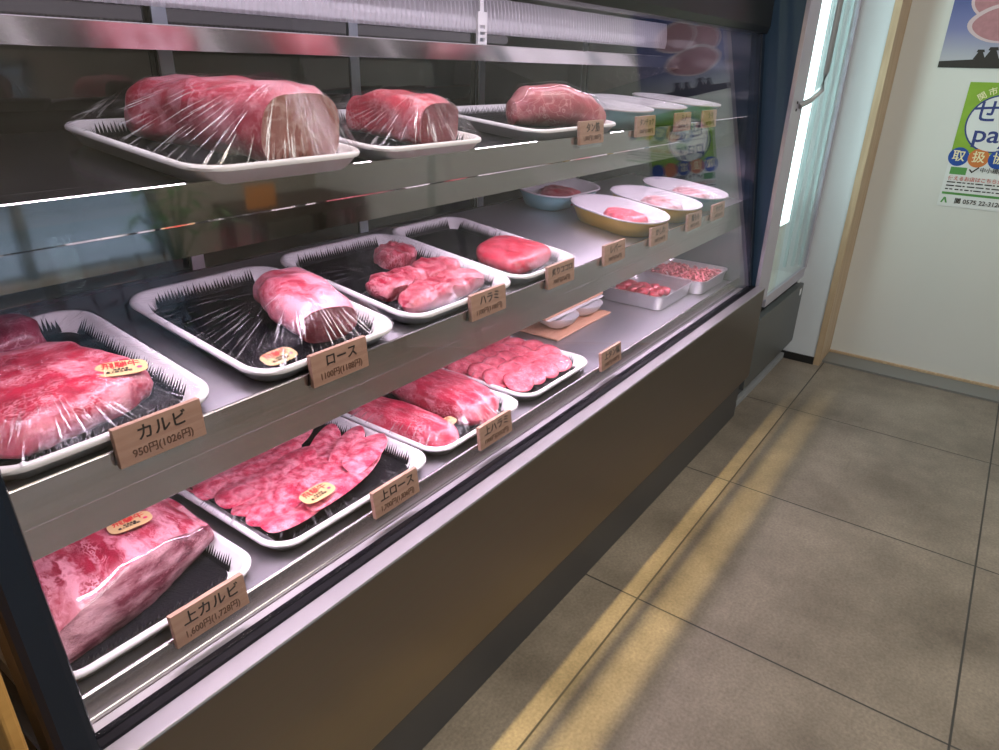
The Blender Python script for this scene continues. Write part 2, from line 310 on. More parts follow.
# outdoors beyond the window
struct(B().box(-6, 7, -7, YW0 - .1, -.12, -.05).build('ground_1', simple('pavement', (.33, .36, .38), .8)))
w = B()
for i in range(26):
    for j in range(6): w.box(-1.6 + i * .22, -1.42 + i * .22, -4.62, -4.55, .1 + j * .2 + (.0), .2 + j * .2 + .05)
w.box(-1.7, 4.2, -4.7, -4.6, -.05, 1.35)
tag(w.build('block_wall', simple('pale_block', (.45, .52, .56), .8)), 'pale blue grey openwork block wall outside the window', 'wall')
# potted plant and dark bench by the window (seen mirrored in the top shelf edge)
pl = thing('potted_plant', 'green leafy plant in a dark pot beside the window', 'plant', (1.72, -1.75, 0))
B().lathe([(.09, 0), (.12, .16), (.115, .165), (.10, .15)], n=20).build('pot', simple('pot_brown', (.08, .05, .04), .5), pl, True, local=True)
w = B(); lf = B()
for k in range(9):
    a = k * 2.4; r = .05 + .12 * (k % 3) / 2; top = (r * math.cos(a) * 1.3, r * math.sin(a) * 1.3, .42 + .06 * (k % 4))
    w.tube([(0, 0, .14), (top[0] * .4, top[1] * .4, .3), top], .005, n=6)
    for q in range(8):
        b = q * .785 + k; e = Vector((math.cos(b), math.sin(b), -.25)); s_ = Vector((-math.sin(b), math.cos(b), 0)) * .018; t0 = Vector(top) - Vector((0, 0, .04 * (q % 3)))
        lf.add([t0, t0 + e * .05 + s_, t0 + e * .12, t0 + e * .05 - s_], [(0, 1, 2, 3)])
w.build('stem', simple('stem_green', (.06, .12, .03), .6), pl, True, local=True); lf.build('foliage', simple('leaf_green', (.04, .13, .03), .5), pl, local=True)
be = thing('bench', 'dark brown wooden bench along the wall opposite the case', 'bench', (2.5, -1.9, 0))
B().box(-.35, .4, -.2, .2, .3, .36).build('seat', simple('dark_wood', (.06, .035, .025), .5), be, local=True, bevel=.004)
for sx in (-.3, .34):
    for sy in (-.16, .14): B().box(sx - .03, sx + .03, sy - .03, sy + .03, 0, .3).build('leg', simple('dark_wood', (.06, .035, .025), .5), be, local=True)
tag(B().box(2.16, 2.34, -1.80, -1.794, .36, .48).build('notice_card', simple('orange_card', (.75, .28, .06), .6)), 'small orange notice card standing on the dark bench', 'card')

# golden wood panel left of the case
tag(B().box(.061, .069, .382, 1.25, 0, .98).build('side_counter_panel', M_woodpan, bevel=.002), 'golden wood panel standing left of the display case', 'panel')

# ------------------------------------------------------------------ display case
CX0, CX1 = .122, 2.186
GS = .12
def gy(z): return .590 + GS * (z - .448)
case = thing('display_case', 'long stainless refrigerated meat display case with slanted glass front', 'display case', (1.15, .9, 0))
def P(b, name, m, **k): return b.build(name, m, case, **k)
P(B().box(CX0 + .01, CX1 - .006, .567, 1.30, 0, .15), 'kick_plate', M_kick, bevel=.002)
P(B().prism([(.545, .152), (.545, .4535), (.600, .4535), (.60, .152)], CX0, CX1), 'front_panel', M_front, bevel=.0015)
P(B().prism([(.5445, .4538), (.546, .4565), (.5715, .4565), (.5715, .4538)], CX0, CX1), 'top_ledge', M_satin, bevel=.0006)
P(B().box(CX0, CX1, .60, 1.34, .15, .435), 'cabinet_body', M_dark)
P(B().prism([(.573, .4538), (.573, .4545), (.578, .4545), (.586, .4565), (.5965, .4565), (.5965, .4538)], CX0, CX1), 'glass_channel', M_black, bevel=.0008)
P(B().prism([(.5975, .435), (.5975, .446), (.618, .447), (.618, .435)], CX0 + .02, CX1 - .02), 'inner_ledge', M_satin, bevel=.001)
# bottom deck with two-step lip
dk = P(B().prism([(.628, .436), (.628, .462), (1.28, .462), (1.28, .436)], CX0 + .02, CX1 - .02), 'shelf', M_deck)
lp = B().prism([(.6185, .436), (.6185, .451), (.620, .4525), (.6235, .4785), (.6250, .480), (.6278, .480), (.6278, .436)], CX0 + .02, CX1 - .02).build('shelf_lip', M_lip, dk, bevel=.0008); lp.matrix_parent_inverse = case.matrix_basis.inverted() @ Matrix.Identity(4)
def sub(o, par): o.parent = par; o.matrix_parent_inverse = Matrix.Identity(4) if par.parent is None else par.matrix_parent_inverse.inverted() @ Matrix.Identity(4)
# every case sub-part is authored in world space: undo the parent's chain
def subpart(b, name, m, par, **k):
    o = b.build(name, m, None, **k); o.parent = par
    o.matrix_parent_inverse = (case.matrix_basis @ par.matrix_parent_inverse @ par.matrix_basis).inverted(); return o
lp.matrix_parent_inverse = (case.matrix_basis @ dk.matrix_parent_inverse @ dk.matrix_basis).inverted()
SL = .095                                                      # the top shelf rises to the back
def zt(y): return .945 + SL * (y - .69)
SM = .115                                                       # so does the middle one
def zm(y): return .7125 + SM * (y - .642)
ms = P(B().prism([(.642, .704), (.642, .7125), (1.03, zm(1.03)), (1.03, zm(1.03) - .0085)], CX0 + .02, CX1 - .016), 'shelf', M_deck)
subpart(B().prism([(.640, .643), (.640, .676), (.6385, .678), (.6385, .7195), (.6400, .7205), (.6425, .7205), (.6425, .643)], CX0 + .02, CX1 - .016), 'shelf_lip', M_lip, ms, bevel=.0006)
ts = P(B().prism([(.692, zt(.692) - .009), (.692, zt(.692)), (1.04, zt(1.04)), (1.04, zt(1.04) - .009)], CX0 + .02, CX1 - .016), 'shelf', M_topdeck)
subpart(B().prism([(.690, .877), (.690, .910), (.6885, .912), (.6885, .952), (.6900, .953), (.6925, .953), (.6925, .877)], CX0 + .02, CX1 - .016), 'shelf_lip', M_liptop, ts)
for y0, z0, par in ((.646, .668, ms), (.698, .900, ts)):
    subpart(B().box(CX0 + .06, CX1 - .06, y0, y0 + .026, z0, z0 + .010), 'light_housing', M_white, par)
# light shelf with polished front rail and ribbed cover
ls = P(B().prism([(.880, 1.1065), (.884, 1.1075), (1.20, 1.1075), (1.20, 1.1035), (.889, 1.1035), (.897, 1.083), (.905, 1.083), (.905, 1.079), (.893, 1.079)], CX0 + .02, 2.12), 'light_shelf', M_mirror, bevel=.0006)
rb = B(); n = 620; x0, x1 = CX0 + .05, 2.06; vs = []
for i in range(n + 1):
    x = x0 + (x1 - x0) * i / n; yo = .0022 * (1 if i % 4 in (1, 2) else -1)
    for y, z in ((.915, 1.128), (.912, 1.145), (.914, 1.170), (.918, 1.192)): vs.append((x, y + yo, z))
fs = [(4 * i + k, 4 * i + 4 + k, 4 * i + 5 + k, 4 * i + 1 + k) for i in range(n) for k in range(3)]
rb.add(vs, fs)
mrib, nt_, p_, out_ = mat('ribbed_acrylic')
setp(p_, Base_Color=(.80, .78, .82), Roughness=.15); p_.inputs['Transmission Weight'].default_value = 0
tr_ = nt_.nodes.new('ShaderNodeBsdfTransparent'); tl_ = nt_.nodes.new('ShaderNodeBsdfTranslucent'); tl_.inputs[0].default_value = (.85, .82, .88, 1)
ma_ = nt_.nodes.new('ShaderNodeMixShader'); ma_.inputs[0].default_value = .5; mb_ = nt_.nodes.new('ShaderNodeMixShader'); mb_.inputs[0].default_value = .55
nt_.links.new(tr_.outputs[0], ma_.inputs[1]); nt_.links.new(p_.outputs[0], ma_.inputs[2]); nt_.links.new(ma_.outputs[0], mb_.inputs[1]); nt_.links.new(tl_.outputs[0], mb_.inputs[2]); nt_.links.new(mb_.outputs[0], out_.inputs[0])
cov = P(rb, 'lamp_cover', mrib)
P(B().tube([(CX0 + .06, .985, 1.150), (2.05, .985, 1.150)], .012, n=12), 'lamp_tube', emit('tube_glow', (.95, .84, 1.0), 1.3), smooth=True)
for xc in (.165, 1.18):
    cl = B(); cl.box(xc - .012, xc + .012, .903, .908, 1.1075, 1.150)
    if True:
        cl = B()
        for xs in (xc - .014, xc + .008): cl.box(xs, xs + .006, .903, .908, 1.1075, 1.165)
        for zs in (1.1085, 1.120, 1.131, 1.142): cl.box(xc - .008, xc + .008, .903, .908, zs, zs + .005)
        cl.box(xc - .008, xc + .008, .903, .908, 1.147, 1.165)
    P(cl, 'cover_clip', M_white)
    P(B().box(xc - .006, xc + .006, .905, .908, 1.165, 1.2), 'cover_joint', M_white)
br = B(); br.add([(2.118, .885, 1.079), (2.118, 1.19, 1.079), (2.118, 1.19, .99), (2.122, .885, 1.079), (2.122, 1.19, 1.079), (2.122, 1.19, .99)], [(0, 1, 2), (5, 4, 3), (0, 3, 4, 1), (1, 4, 5, 2), (2, 5, 3, 0)])
P(br, 'shelf_bracket', M_steel)
# canopy, rear, ends
P(B().prism([(.668, 1.172), (.662, 1.188), (.664, 1.36), (1.34, 1.36), (1.34, 1.215), (.72, 1.215), (.72, 1.172)], CX0 - .01, CX1 + .004), 'canopy', M_canopy, bevel=.0015)
P(B().box(CX0 + .02, CX1 - .02, 1.275, 1.285, .436, .70), 'rear_panel', M_dark)
for xa, xb in ((CX0 + .02, .73), (.70, 1.16), (1.13, 1.62), (1.59, CX1 - .02)):
    k = 0 if xa in (.70, 1.59) else .012
    d_ = P(B().box(xa, xb, 1.230 + k, 1.236 + k, .70, 1.21), 'rear_door', M_darkglass)
    for xs in (xa, xb - .026): subpart(B().box(xs, xs + .026, 1.226 + k, 1.2295 + k, .70, 1.21), 'door_stile', M_rearframe, d_)
P(B().prism([(gy(.446) + .016, .446), (gy(1.17) + .016, 1.17), (1.30, 1.17), (1.30, .446)], CX0, CX0 + .006), 'side_glass', M_sideglass)
P(B().prism([(.606, .4575), (gy(1.21) + .012, 1.21), (1.34, 1.21), (1.34, .4575)], CX1 - .012, CX1 - .002), 'side_panel', simple('dark_mirror_side', (.03, .035, .055), .06, spec=1.0))
def bar(x0, x1, yo0, yo1, z0, z1): return B().prism([(gy(z0) + yo0, z0), (gy(z1) + yo0, z1), (gy(z1) + yo1, z1), (gy(z0) + yo1, z0)], x0, x1)
P(bar(.116, .152, -.036, .014, .444, 1.18), 'end_frame', M_navy, bevel=.008)
P(bar(2.160, 2.1855, -.006, .028, .455, 1.175), 'end_frame', M_navy, bevel=.003)
P(bar(.153, 2.1605, -.003, .003, .4568, 1.19), 'front_glass', M_glass)

# ------------------------------------------------------------------ trays, films, liners
RIM = .0245
def tray_mesh(w, d, h=RIM, r=.042):
    rings = []
    for ins, z in ((.020, 0), (.016, .001), (.0045, h - .008), (.0005, h - .006), (0, h - .003), (.002, h - .0005), (.005, h), (.008, h - .001), (.0105, h - .004), (.022, .0055), (.026, .0042)):
        q = rr(w - 2 * ins, d - 2 * ins, max(.008, r - ins * .8)); rings.append([(x, y, z) for x, y in q])
    return B().loft(rings)
def liner_mesh(w, d, seed=0):
    rn = random.Random(seed); b = B(); ww, dd = w - .056, d - .056
    q = rr(ww, dd, .02); n = len(q); b.add([(x, y, 0) for x, y in q] + [(x, y, .0012) for x, y in q], [tuple(range(n)), tuple(range(n, 2 * n))] + [(i, (i + 1) % n, n + (i + 1) % n, n + i) for i in range(n)])
    def edge(p, q_, nx, ny):
        L = (Vector(q_) - Vector(p)).length; m = int(L / .0048)
        for i in range(m):
            a = Vector(p).lerp(Vector(q_), i / m); c = Vector(p).lerp(Vector(q_), (i + 1) / m); hh = rn.uniform(.009, .017); o = .0055 + hh * .25
            mid = (a + c) / 2
            b.add([(a.x, a.y, .001), (c.x, c.y, .001), (c.x + nx * .003, c.y + ny * .003, .006), (mid.x + nx * o, mid.y + ny * o, .006 + hh), (a.x + nx * .003, a.y + ny * .003, .006)], [(0, 1, 2, 3, 4)])
    x, y = ww / 2, dd / 2; k = .012
    edge((-x, -y + k), (-x, y - k), -1, 0); edge((x, y - k), (x, -y + k), 1, 0); edge((-x + k, y), (x - k, y), 0, 1); edge((x - k, -y), (-x + k, -y), 0, -1)
    return b
def hull_film(parent, w, d, pts, centre, h=RIM):
    """cling film: the taut upper hull over tray rim and food"""
    bm = bmesh.new()
    for x, y in rr(w + .001, d + .001, .042, 6): bm.verts.new((x, y, h + .0008))
    for p in pts: bm.verts.new((p[0], p[1], p[2] + .0015))
    r = bmesh.ops.convex_hull(bm, input=bm.verts, use_existing_faces=False)
    bmesh.ops.delete(bm, geom=[g for g in r['geom_interior'] if isinstance(g, bmesh.types.BMVert)], context='VERTS')
    bm.normal_update(); bmesh.ops.delete(bm, geom=[f for f in bm.faces if f.normal.z < .03], context='FACES')
    bmesh.ops.translate(bm, verts=bm.verts, vec=-Vector(centre))
    me = bpy.data.meshes.new('cling_film'); bm.to_mesh(me); bm.free(); me.materials.append(M_film)
    o = bpy.data.objects.new('cling_film', me); COL.objects.link(o); o.parent = parent; o.location = centre; return o
def make_tray(label, w, d, loc, rot, liner, group, tilt=0.0):
    t = thing('foam_tray', label, 'tray', loc, math.radians(rot), group, tilt)
    tray_mesh(w, d).build('tray_body', M_foam, t, True, local=True, auto=50)
    if liner:
        lm = liner_mesh(w, d, hash(label) % 97 if False else int(w * 1000)).build('grass_sheet', M_liner); lm.matrix_basis = t.matrix_basis @ Matrix.Translation((0, 0, .0045))
        tag(lm, liner, 'tray liner', 'black grass-edged liners')
    return t
FZ = .0062   # food level above the tray base

# ---- meat shapes (tray-local, built around their own base centre)
def ease(a, b, t): return a + (b - a) * t
def interp(secs, t):
    ys = [s[0] for s in secs]; y = ease(ys[0], ys[-1], t)
    for a, b in zip(secs, secs[1:]):
        if y <= b[0] + 1e-9:
            u = (y - a[0]) / (b[0] - a[0]); u = u * u * (3 - 2 * u); return [y] + [ease(p, q, u) for p, q in zip(a[1:], b[1:])]
    return list(secs[-1])
def block(secs, amp=.004, freq=22, seed=0, n=44, m=26, p=2.6, cut0=False, cut1=False, lean=0.0, grow=0.0):
    """secs: (y, cx, halfwidth, height). Loft along Y with a flat bottom; cut faces get slot 1"""
    b = B(); rings = []
    for k in range(m):
        y, cx, hw, h = interp(secs, k / (m - 1)); ring = []
        for i in range(n):
            a = 2 * PI * i / n; c, s = math.cos(a), math.sin(a)
            x = cx + hw * math.copysign(abs(c) ** (2 / p), c); z = h * .5 + h * .5 * math.copysign(abs(s) ** (2 / p), s)
            q = Vector((x, y, z)); nv = noise.noise_vector(q * freq + Vector((seed * 7.3, seed, 0))) + .5 * noise.noise_vector(q * freq * 2.7 + Vector((seed, 3, 1)))
            q += nv * amp * (1 if not ((cut0 and k == 0) or (cut1 and k == m - 1)) else .35); q.z = max(0, q.z)
            if lean: q.y += lean * q.z
            ring.append(tuple(q))
        rings.append(ring)
    b.loft(rings, 0, cap0=False, cap1=False)
    for end, ring, cut in ((0, rings[0], cut0), (1, rings[-1], cut1)):
        cv = Vector((sum(q[0] for q in ring) / n, sum(q[1] for q in ring) / n, sum(q[2] for q in ring) / n)); sets = [ring]
        for f in (.66, .33):
            r2 = []
            for q in ring:
                v = cv.lerp(Vector(q), f); bul = (1 - f * f) * (.002 if cut else .006)
                v.y += (-bul if end == 0 else bul) + .0016 * noise.noise(v * 60); v.z = max(0, v.z); r2.append(tuple(v))
            sets.append(r2)
        cc = tuple(cv + Vector((0, (-.002 if end == 0 else .002), 0)))
        o = len(b.v); b.v += [q for s_ in sets for q in s_] + [cc]
        for g in range(2):
            for i in range(n):
                j = (i + 1) % n; f = [o + g * n + i, o + g * n + j, o + (g + 1) * n + j, o + (g + 1) * n + i]
                b.f.append(f); b.m.append(1 if cut else 0)
        for i in range(n): b.f.append([o + 2 * n + i, o + 2 * n + (i + 1) % n, o + 3 * n]); b.m.append(1 if cut else 0)
    return b
def slab(outline, h, amp=.003, freq=30, seed=0, dome=.5, sub=9):
    """flat lump from a plan outline [(x,y)...], domed and lumpy"""
    n0 = len(outline); pts = []
    for i in range(n0):                                   # Catmull-Rom around the outline
        p0, p1, p2, p3 = (Vector(outline[(i + k) % n0]) for k in (-1, 0, 1, 2))
        for q in range(6):
            t = q / 6; pts.append(.5 * ((2 * p1) + (-p0 + p2) * t + (2 * p0 - 5 * p1 + 4 * p2 - p3) * t * t + (-p0 + 3 * p1 - 3 * p2 + p3) * t ** 3))
    c = sum(pts, Vector((0, 0))) / len(pts); rings = []
    prof = [(.90, 0), (.97, .12), (1.0, .35), (.985, .6), (.93, .82), (.84, .95)] + [(s, .95 + .05 * (1 - s) + dome * .25 * (1 - s * s)) for s in (.7, .55, .4, .25, .12, .03)]
    b = B()
    for s, zf in prof:
        r = []
        for p in pts:
            v = c.lerp(p, s); q = Vector((v.x, v.y, zf * h)); nv = noise.noise_vector(q * freq + Vector((seed * 5.1, seed, 2))) + .6 * noise.noise_vector(q * freq * 2.3 + Vector((seed, 1, 5)))
            q += nv * amp * (.3 if zf == 0 else 1); q.z = max(0.0002, q.z) if zf else 0; r.append(tuple(q))
        rings.append(r)
    return b.loft(rings)
def place_meat(b, name, mats, label, cat, tray, off, rot=0.0, group=None, tiltx=0.0, lift=0.0):
    o = b.build(name, mats, None, True, auto=38)
    L = Matrix.Translation((off[0], off[1], FZ + lift)) @ Matrix.Rotation(math.radians(rot), 4, 'Z') @ Matrix.Rotation(tiltx, 4, 'X')
    o.matrix_basis = (tray.matrix_basis if tray else Matrix.Identity(4)) @ L
    tag(o, label, cat, group); o_pts = [tuple(L @ Vector(v)) for v in b.v]
    return o, o_pts
def sticker(tray, pos, rot, tiltx, label, size=.05, tilty=0.0):
    M = Matrix.Translation(pos) @ Matrix.Rotation(math.radians(rot), 4, 'Z') @ Matrix.Rotation(tiltx, 4, 'X') @ Matrix.Rotation(tilty, 4, 'Y')
    w, h = size, size * .56; q = []
    for k in range(48):
        a = 2 * PI * k / 48; c, s = math.cos(a), math.sin(a)
        q.append((w / 2 * math.copysign(abs(c) ** .62, c), h / 2 * math.copysign(abs(s) ** .62, s)))
    b = B(); n = 48; b.add([(x, y, 0) for x, y in q] + [(x, y, .0005) for x, y in q], [tuple(range(n))[::-1], tuple(range(n, 2 * n))] + [(i, (i + 1) % n, n + (i + 1) % n, n + i) for i in range(n)])
    s = b.build('sticker', M_gold, tray, local=True); s.matrix_basis = M; s['label'] = label
    z = .0008; F = lambda x, y: Matrix.Translation((x * w, y * w, z))
    lettering('飛騨牛', w * .25, M_red, s, F(0, .11), ext=.0001)
    lettering('岐阜県産', w * .075, M_ink, s, F(-.02, -.05), ext=.0001)
    lettering('最上級五等級', w * .085, M_ink, s, F(-.06, -.135), ext=.0001)
    B().add([(w * .34 + w * .055 * math.cos(a * .4), -w * .06 + w * .045 * math.sin(a * .4), z) for a in range(16)], [tuple(range(16))]).build('seal', M_pinkseal, s, local=True)
    return s

G_TR = 'foam trays in the display case'
# ---- top shelf -------------------------------------------------------------
def top_tray(label, w, d, x, yf, rot, liner):
    r = math.radians(rot); yc = yf + d / 2
    return make_tray(label, w, d, (x + math.sin(-r) * d / 2, yc, zt(yc) + .0006), rot, liner, G_TR, math.atan(SL))
T1 = top_tray('white foam tray under the big roast on the top shelf', .247, .305, .527, .672, 0, 'black liner under the big roast on the top shelf')
o, p1 = place_meat(block([(-.122, .036, .058, .084), (-.09, .035, .062, .090), (0, .022, .066, .086), (.09, .006, .064, .076), (.120, -.002, .048, .054)], .006, 17, 1, p=2.9, cut0=True, m=34), 'beef_roast', [MT_outer, MT_cut], 'big beef roast with a broad brown cut face, on the top shelf', 'meat', T1, (0, 0))
hull_film(T1, .247, .305, p1, (.045, -.08, .08))
T2 = top_tray('white foam tray under the smaller red roast beside the big roast, top shelf', .24, .30, .790, .676, 0, 'black liner under the smaller red roast, top shelf')
o, p2 = place_meat(block([(-.105, .046, .043, .064), (-.07, .046, .046, .073), (-.01, .044, .047, .071), (.045, .040, .040, .054)], .0035, 20, 4, p=3.4, cut0=True), 'beef_roast', [MT_red, MT_darkred], 'smaller red marbled roast with a dark cut face, right of the big roast', 'meat', T2, (0, 0))
hull_film(T2, .24, .30, p2, (.045, -.06, .055))
T3 = top_tray('white foam tray under the wrapped tongue on the top shelf', .325, .27, 1.222, .690, 0, 'black liner under the wrapped tongue, top shelf')
tb = block([(-.112, 0, .022, .046), (-.085, 0, .036, .072), (-.01, .0, .042, .078), (.06, 0, .038, .064), (.098, 0, .030, .046), (.110, 0, .016, .026)], .0035, 20, 9, p=2.2, m=30)
o, p3 = place_meat(tb, 'beef_tongue', [MT_tonguewhole], 'whole beef tongue wrapped in cling film on the top shelf', 'meat', T3, (.048, -.046), -114, lift=.003)
fw = B(); fw.v = [(v[0] * 1.05, v[1] * 1.08, v[2] * 1.06 + .0006) for v in tb.v]; fw.f = [list(f) for f in tb.f]; fw.m = [0] * len(tb.m)
fw.build('cling_film', M_wrap, o, True, local=True)

# ---- middle shelf ----------------------------------------------------------
def mid_tray(label, w, d, x, y, rot, liner): return make_tray(label, w, d, (x, y, zm(y) + .0006), rot, liner, G_TR, math.atan(SM))
M1 = mid_tray('white foam tray of short rib at the left end of the middle shelf', .233, .31, .263, .797, 0, 'black liner under the short rib at the left of the middle shelf')
o, a = place_meat(slab([(-.09, -.105), (-.04, -.118), (.03, -.105), (.070, -.088), (.080, -.05), (.060, .01), (.045, .05), (-.01, .06), (-.09, .06)], .034, .0045, 28, 2), 'beef_slab', [MT_kalbi], 'thick marbled short rib slab with a gold sticker, left end of the middle shelf', 'meat', M1, (0, 0))
o, c = place_meat(slab([(-.06, -.03), (.03, -.035), (.055, .0), (.035, .036), (-.03, .038), (-.075, .02)], .040, .0045, 30, 5), 'beef_slab', [MT_purple], 'darker purple piece behind the stickered short rib slab', 'meat', M1, (-.01, .097))
hull_film(M1, .233, .31, a + c, (-.01, -.02, .05))
sticker(M1, (.050, -.072, .0435), -20, .10, 'gold label on the film', .050)
M2 = mid_tray('white foam tray holding one loin chunk, second on the middle shelf', .24, .31, .545, .796, 0, 'black liner around the loin chunk, middle shelf')
o, a = place_meat(block([(-.092, 0, .044, .050), (-.06, .0, .050, .059), (.01, .005, .050, .061), (.055, .01, .044, .053), (.085, .012, .03, .034)], .0045, 22, 12, p=2.4, cut0=True), 'beef_roast', [MT_loin, MT_darkred], 'pink loin chunk with a round dark cut face, middle shelf', 'meat', M2, (.044, -.012), -10)
hull_film(M2, .24, .31, a, (.028, -.03, .06))
sticker(M2, (-.068, -.121, .0225), 4, .16, 'gold label on the film', .048)
M3 = mid_tray('white foam tray of skirt pieces, third on the middle shelf', .266, .325, .8185, .804, 0, 'black liner around the skirt pieces, middle shelf')
pts = []
for k, (q, h, off, rt, mt) in enumerate([
    ([(-.095, -.026), (0, -.030), (.085, -.024), (.097, .008), (.045, .030), (-.05, .030), (-.098, .010)], .030, (.006, -.096), 3, 0),
    ([(-.062, -.026), (.0, -.030), (.046, -.026), (.056, .008), (.0, .030), (-.056, .024)], .034, (-.030, -.036), 2, 0),
    ([(-.046, -.028), (.03, -.030), (.050, .0), (.024, .032), (-.04, .028)], .034, (.058, -.034), 4, 0),
    ([(-.042, -.026), (.016, -.030), (.044, -.004), (.026, .026), (-.024, .030), (-.046, .006)], .034, (.062, .060), 10, 0)]):
    lb = ['front strip of skirt meat under white film glare, middle shelf', 'left skirt chunk behind the front strip, middle shelf', 'right skirt chunk behind the front strip, middle shelf', 'darker skirt chunk set back alone from the other strips'][k]
    o, a = place_meat(slab(q, h * .80, .0062, 46, 20 + k), 'beef_chunk', [MT_strip], lb, 'meat', M3, off, rt, 'skirt pieces on the middle shelf'); pts += a
hull_film(M3, .266, .325, pts, (.03, -.06, .06))
M4 = mid_tray('narrow white foam tray of beef heart, fourth on the middle shelf', .212, .33, 1.0595, .807, 0, 'black liner around the beef heart, middle shelf')
o, a = place_meat(slab([(-.072, -.055), (.02, -.062), (.070, -.044), (.074, .018), (.050, .060), (-.026, .064), (-.074, .026)], .027, .0022, 24, 31, dome=.8), 'beef_slab', [MT_heart], 'smooth red beef heart slab behind the cling film creases, middle shelf', 'meat', M4, (.016, -.062), 6)
hull_film(M4, .212, .33, a, (.010, -.06, .06))

# ---- bottom deck -----------------------------------------------------------
ZB = .4625
def bot_tray(label, w, d, x, y, rot, liner): return make_tray(label, w, d, (x, y, ZB), rot, liner, G_TR)
B1 = bot_tray('white foam tray of brisket at the left end of the bottom deck', .256, .33, .274, .812, 0, 'black liner under the brisket, bottom deck')
bk = B(); rings = []
def lerpt(tab, t):
    for (a, p), (b, q) in zip(tab, tab[1:]):
        if t <= b: u = (t - a) / (b - a); u = u * u * (3 - 2 * u); return p + (q - p) * u
    return tab[-1][1]
for k in range(40):                                      # wedge: cut face lens to the front, thick top falling to the right
    t = k / 39; x = -.101 + .217 * t; zl = .020 * t ** 3
    hf = lerpt([(0, .030), (.2, .052), (.45, .066), (.7, .058), (.9, .040), (1, .022)], t)      # top of the cut face
    hb = lerpt([(0, .078), (.4, .084), (.75, .066), (1, .030)], t)                              # crown behind it
    yb = -.118 + .045 * t * t; ring = []
    for (yy, zz) in [(yb, 0), (yb - .004, hf * .28), (yb - .003, hf * .58), (yb + .002, hf * .84), (yb + .008, hf), (yb + .030, hf + (hb - hf) * .45), (yb + .065, hf + (hb - hf) * .8), (-.01, hb), (.05, hb), (.10, hb * .92), (.132, hb * .7), (.142, hb * .35), (.138, 0), (.08, 0), (0, 0), (-.06, 0)]:
        q = Vector((x, yy, zz)); q += noise.noise_vector(q * 26) * .004 + noise.noise_vector(q * 70) * .0014; q.z = (max(0, q.z) if zz else 0) + zl * (1 - .3 * (zz > 0)); ring.append(tuple(q))
    rings.append(ring)
nb = 16
vs = [p for r in rings for p in r]; fs = []; mi = []
for k in range(39):
    for i in range(nb):
        j = (i + 1) % nb; fs.append([k * nb + i, k * nb + j, (k + 1) * nb + j, (k + 1) * nb + i]); mi.append(1 if i in (0, 1, 2, 3) else 0)
bk.v = vs; bk.f = fs + [list(range(nb)), [39 * nb + i for i in range(nb)]]; bk.m = mi + [0, 0]
o, a = place_meat(bk, 'beef_brisket', [MT_brisk, MT_briskcut], 'large brisket with a long marbled purple cut face, front left corner of the case', 'meat', B1, (.0, .0))
fm = B(); fm.v = [(v[0] * 1.02, v[1] * 1.02, v[2] * 1.03 + .0008) for v in bk.v]; fm.f = [list(f) for f in bk.f]; fm.m = [0] * len(bk.f)
fm.build('cling_film', M_wrap, o, True, local=True)
# gold label lies on the brisket's wrap: a part of the brisket
s_ = sticker(B1, (.030, -.045, .0875), -8, .05, 'gold label on the wrap', .05)
s_.parent = o; s_.matrix_basis = o.matrix_basis.inverted() @ B1.matrix_basis @ s_.matrix_basis
B2 = bot_tray('white foam tray of fanned loin slices, second on the bottom deck', .312, .33, .5795, .812, 0, 'black liner under the fanned loin slices')
def leaf(L, W, seed, sharp=1.0):
    b = B(); n = 40; rings = []; out = []
    for k in range(n):
        a = 2 * PI * k / n; c, s = math.cos(a), math.sin(a); x = L / 2 * math.copysign(abs(c) ** .75, c); wf = 1 - .45 * max(0, c) ** 2
        y = W / 2 * math.copysign(abs(s) ** .8, s) * wf; out.append((x * (1 + .04 * math.sin(3 * a + seed)), y * (1 + .06 * math.sin(2 * a + seed * 2))))
    def zz(x, y): return .0045 * math.sin(x * 26 + seed) + .0020 * math.sin(y * 120 + x * 40 + seed)
    for s, zo in ((.6, 0), (.97, 0), (1, .0012), (.97, .0026), (.75, .003), (.5, .0032), (.25, .0033), (.04, .0033)):
        rings.append([(x * s, y * s, zz(x * s, y * s) + zo) for x, y in out])
    return b.loft(rings)
pts = []
spec = [  # (x, y, angle, L, W, height) in tray coordinates, laid from the back to the front
    (-.040, .098, 8, .19, .075, .006), (.050, .080, 25, .15, .058, .009), (-.050, .064, 14, .18, .072, .012),
    (.070, .010, 36, .130, .046, .016), (.083, -.035, 31, .130, .046, .022), (.088, -.074, 25, .125, .050, .028),
    (-.042, .024, 20, .19, .068, .015), (-.042, -.018, 20, .19, .068, .018), (-.042, -.060, 17, .19, .068, .021), (.020, -.098, 14, .18, .056, .024), (-.055, -.102, 10, .16, .058, .022)]
lab = ['rearmost marbled loin slice, half under the shelf edge', 'marbled loin slice behind the three petal-like slices', 'second marbled loin slice from the back of the fan', 'petal-like loin slice pointing right, rearmost of three', 'petal-like loin slice pointing right, middle of three', 'petal-like loin slice pointing right, front one of three',
       'long marbled loin slice left of the rearmost petal', 'long marbled loin slice left of the middle petal', 'broad marbled loin slice behind the gold sticker', 'loin slice beside its wooden price tag', 'front left loin slice nearest the tray rim']
for k, (x, y, an, L, W, lz) in enumerate(spec):
    o, a = place_meat(leaf(L * (1.07 if L > .15 else 1.12), W, k * 1.7), 'beef_slice', [MT_slice], lab[k], 'meat slice', B2, (x, y), an, 'fanned loin slices', lift=lz - .004, tiltx=.05); pts += a
hull_film(B2, .312, .33, pts, (0, 0, .06))
sticker(B2, (-.050, -.118, .0415), 2, .08, 'gold label on the film', .055)
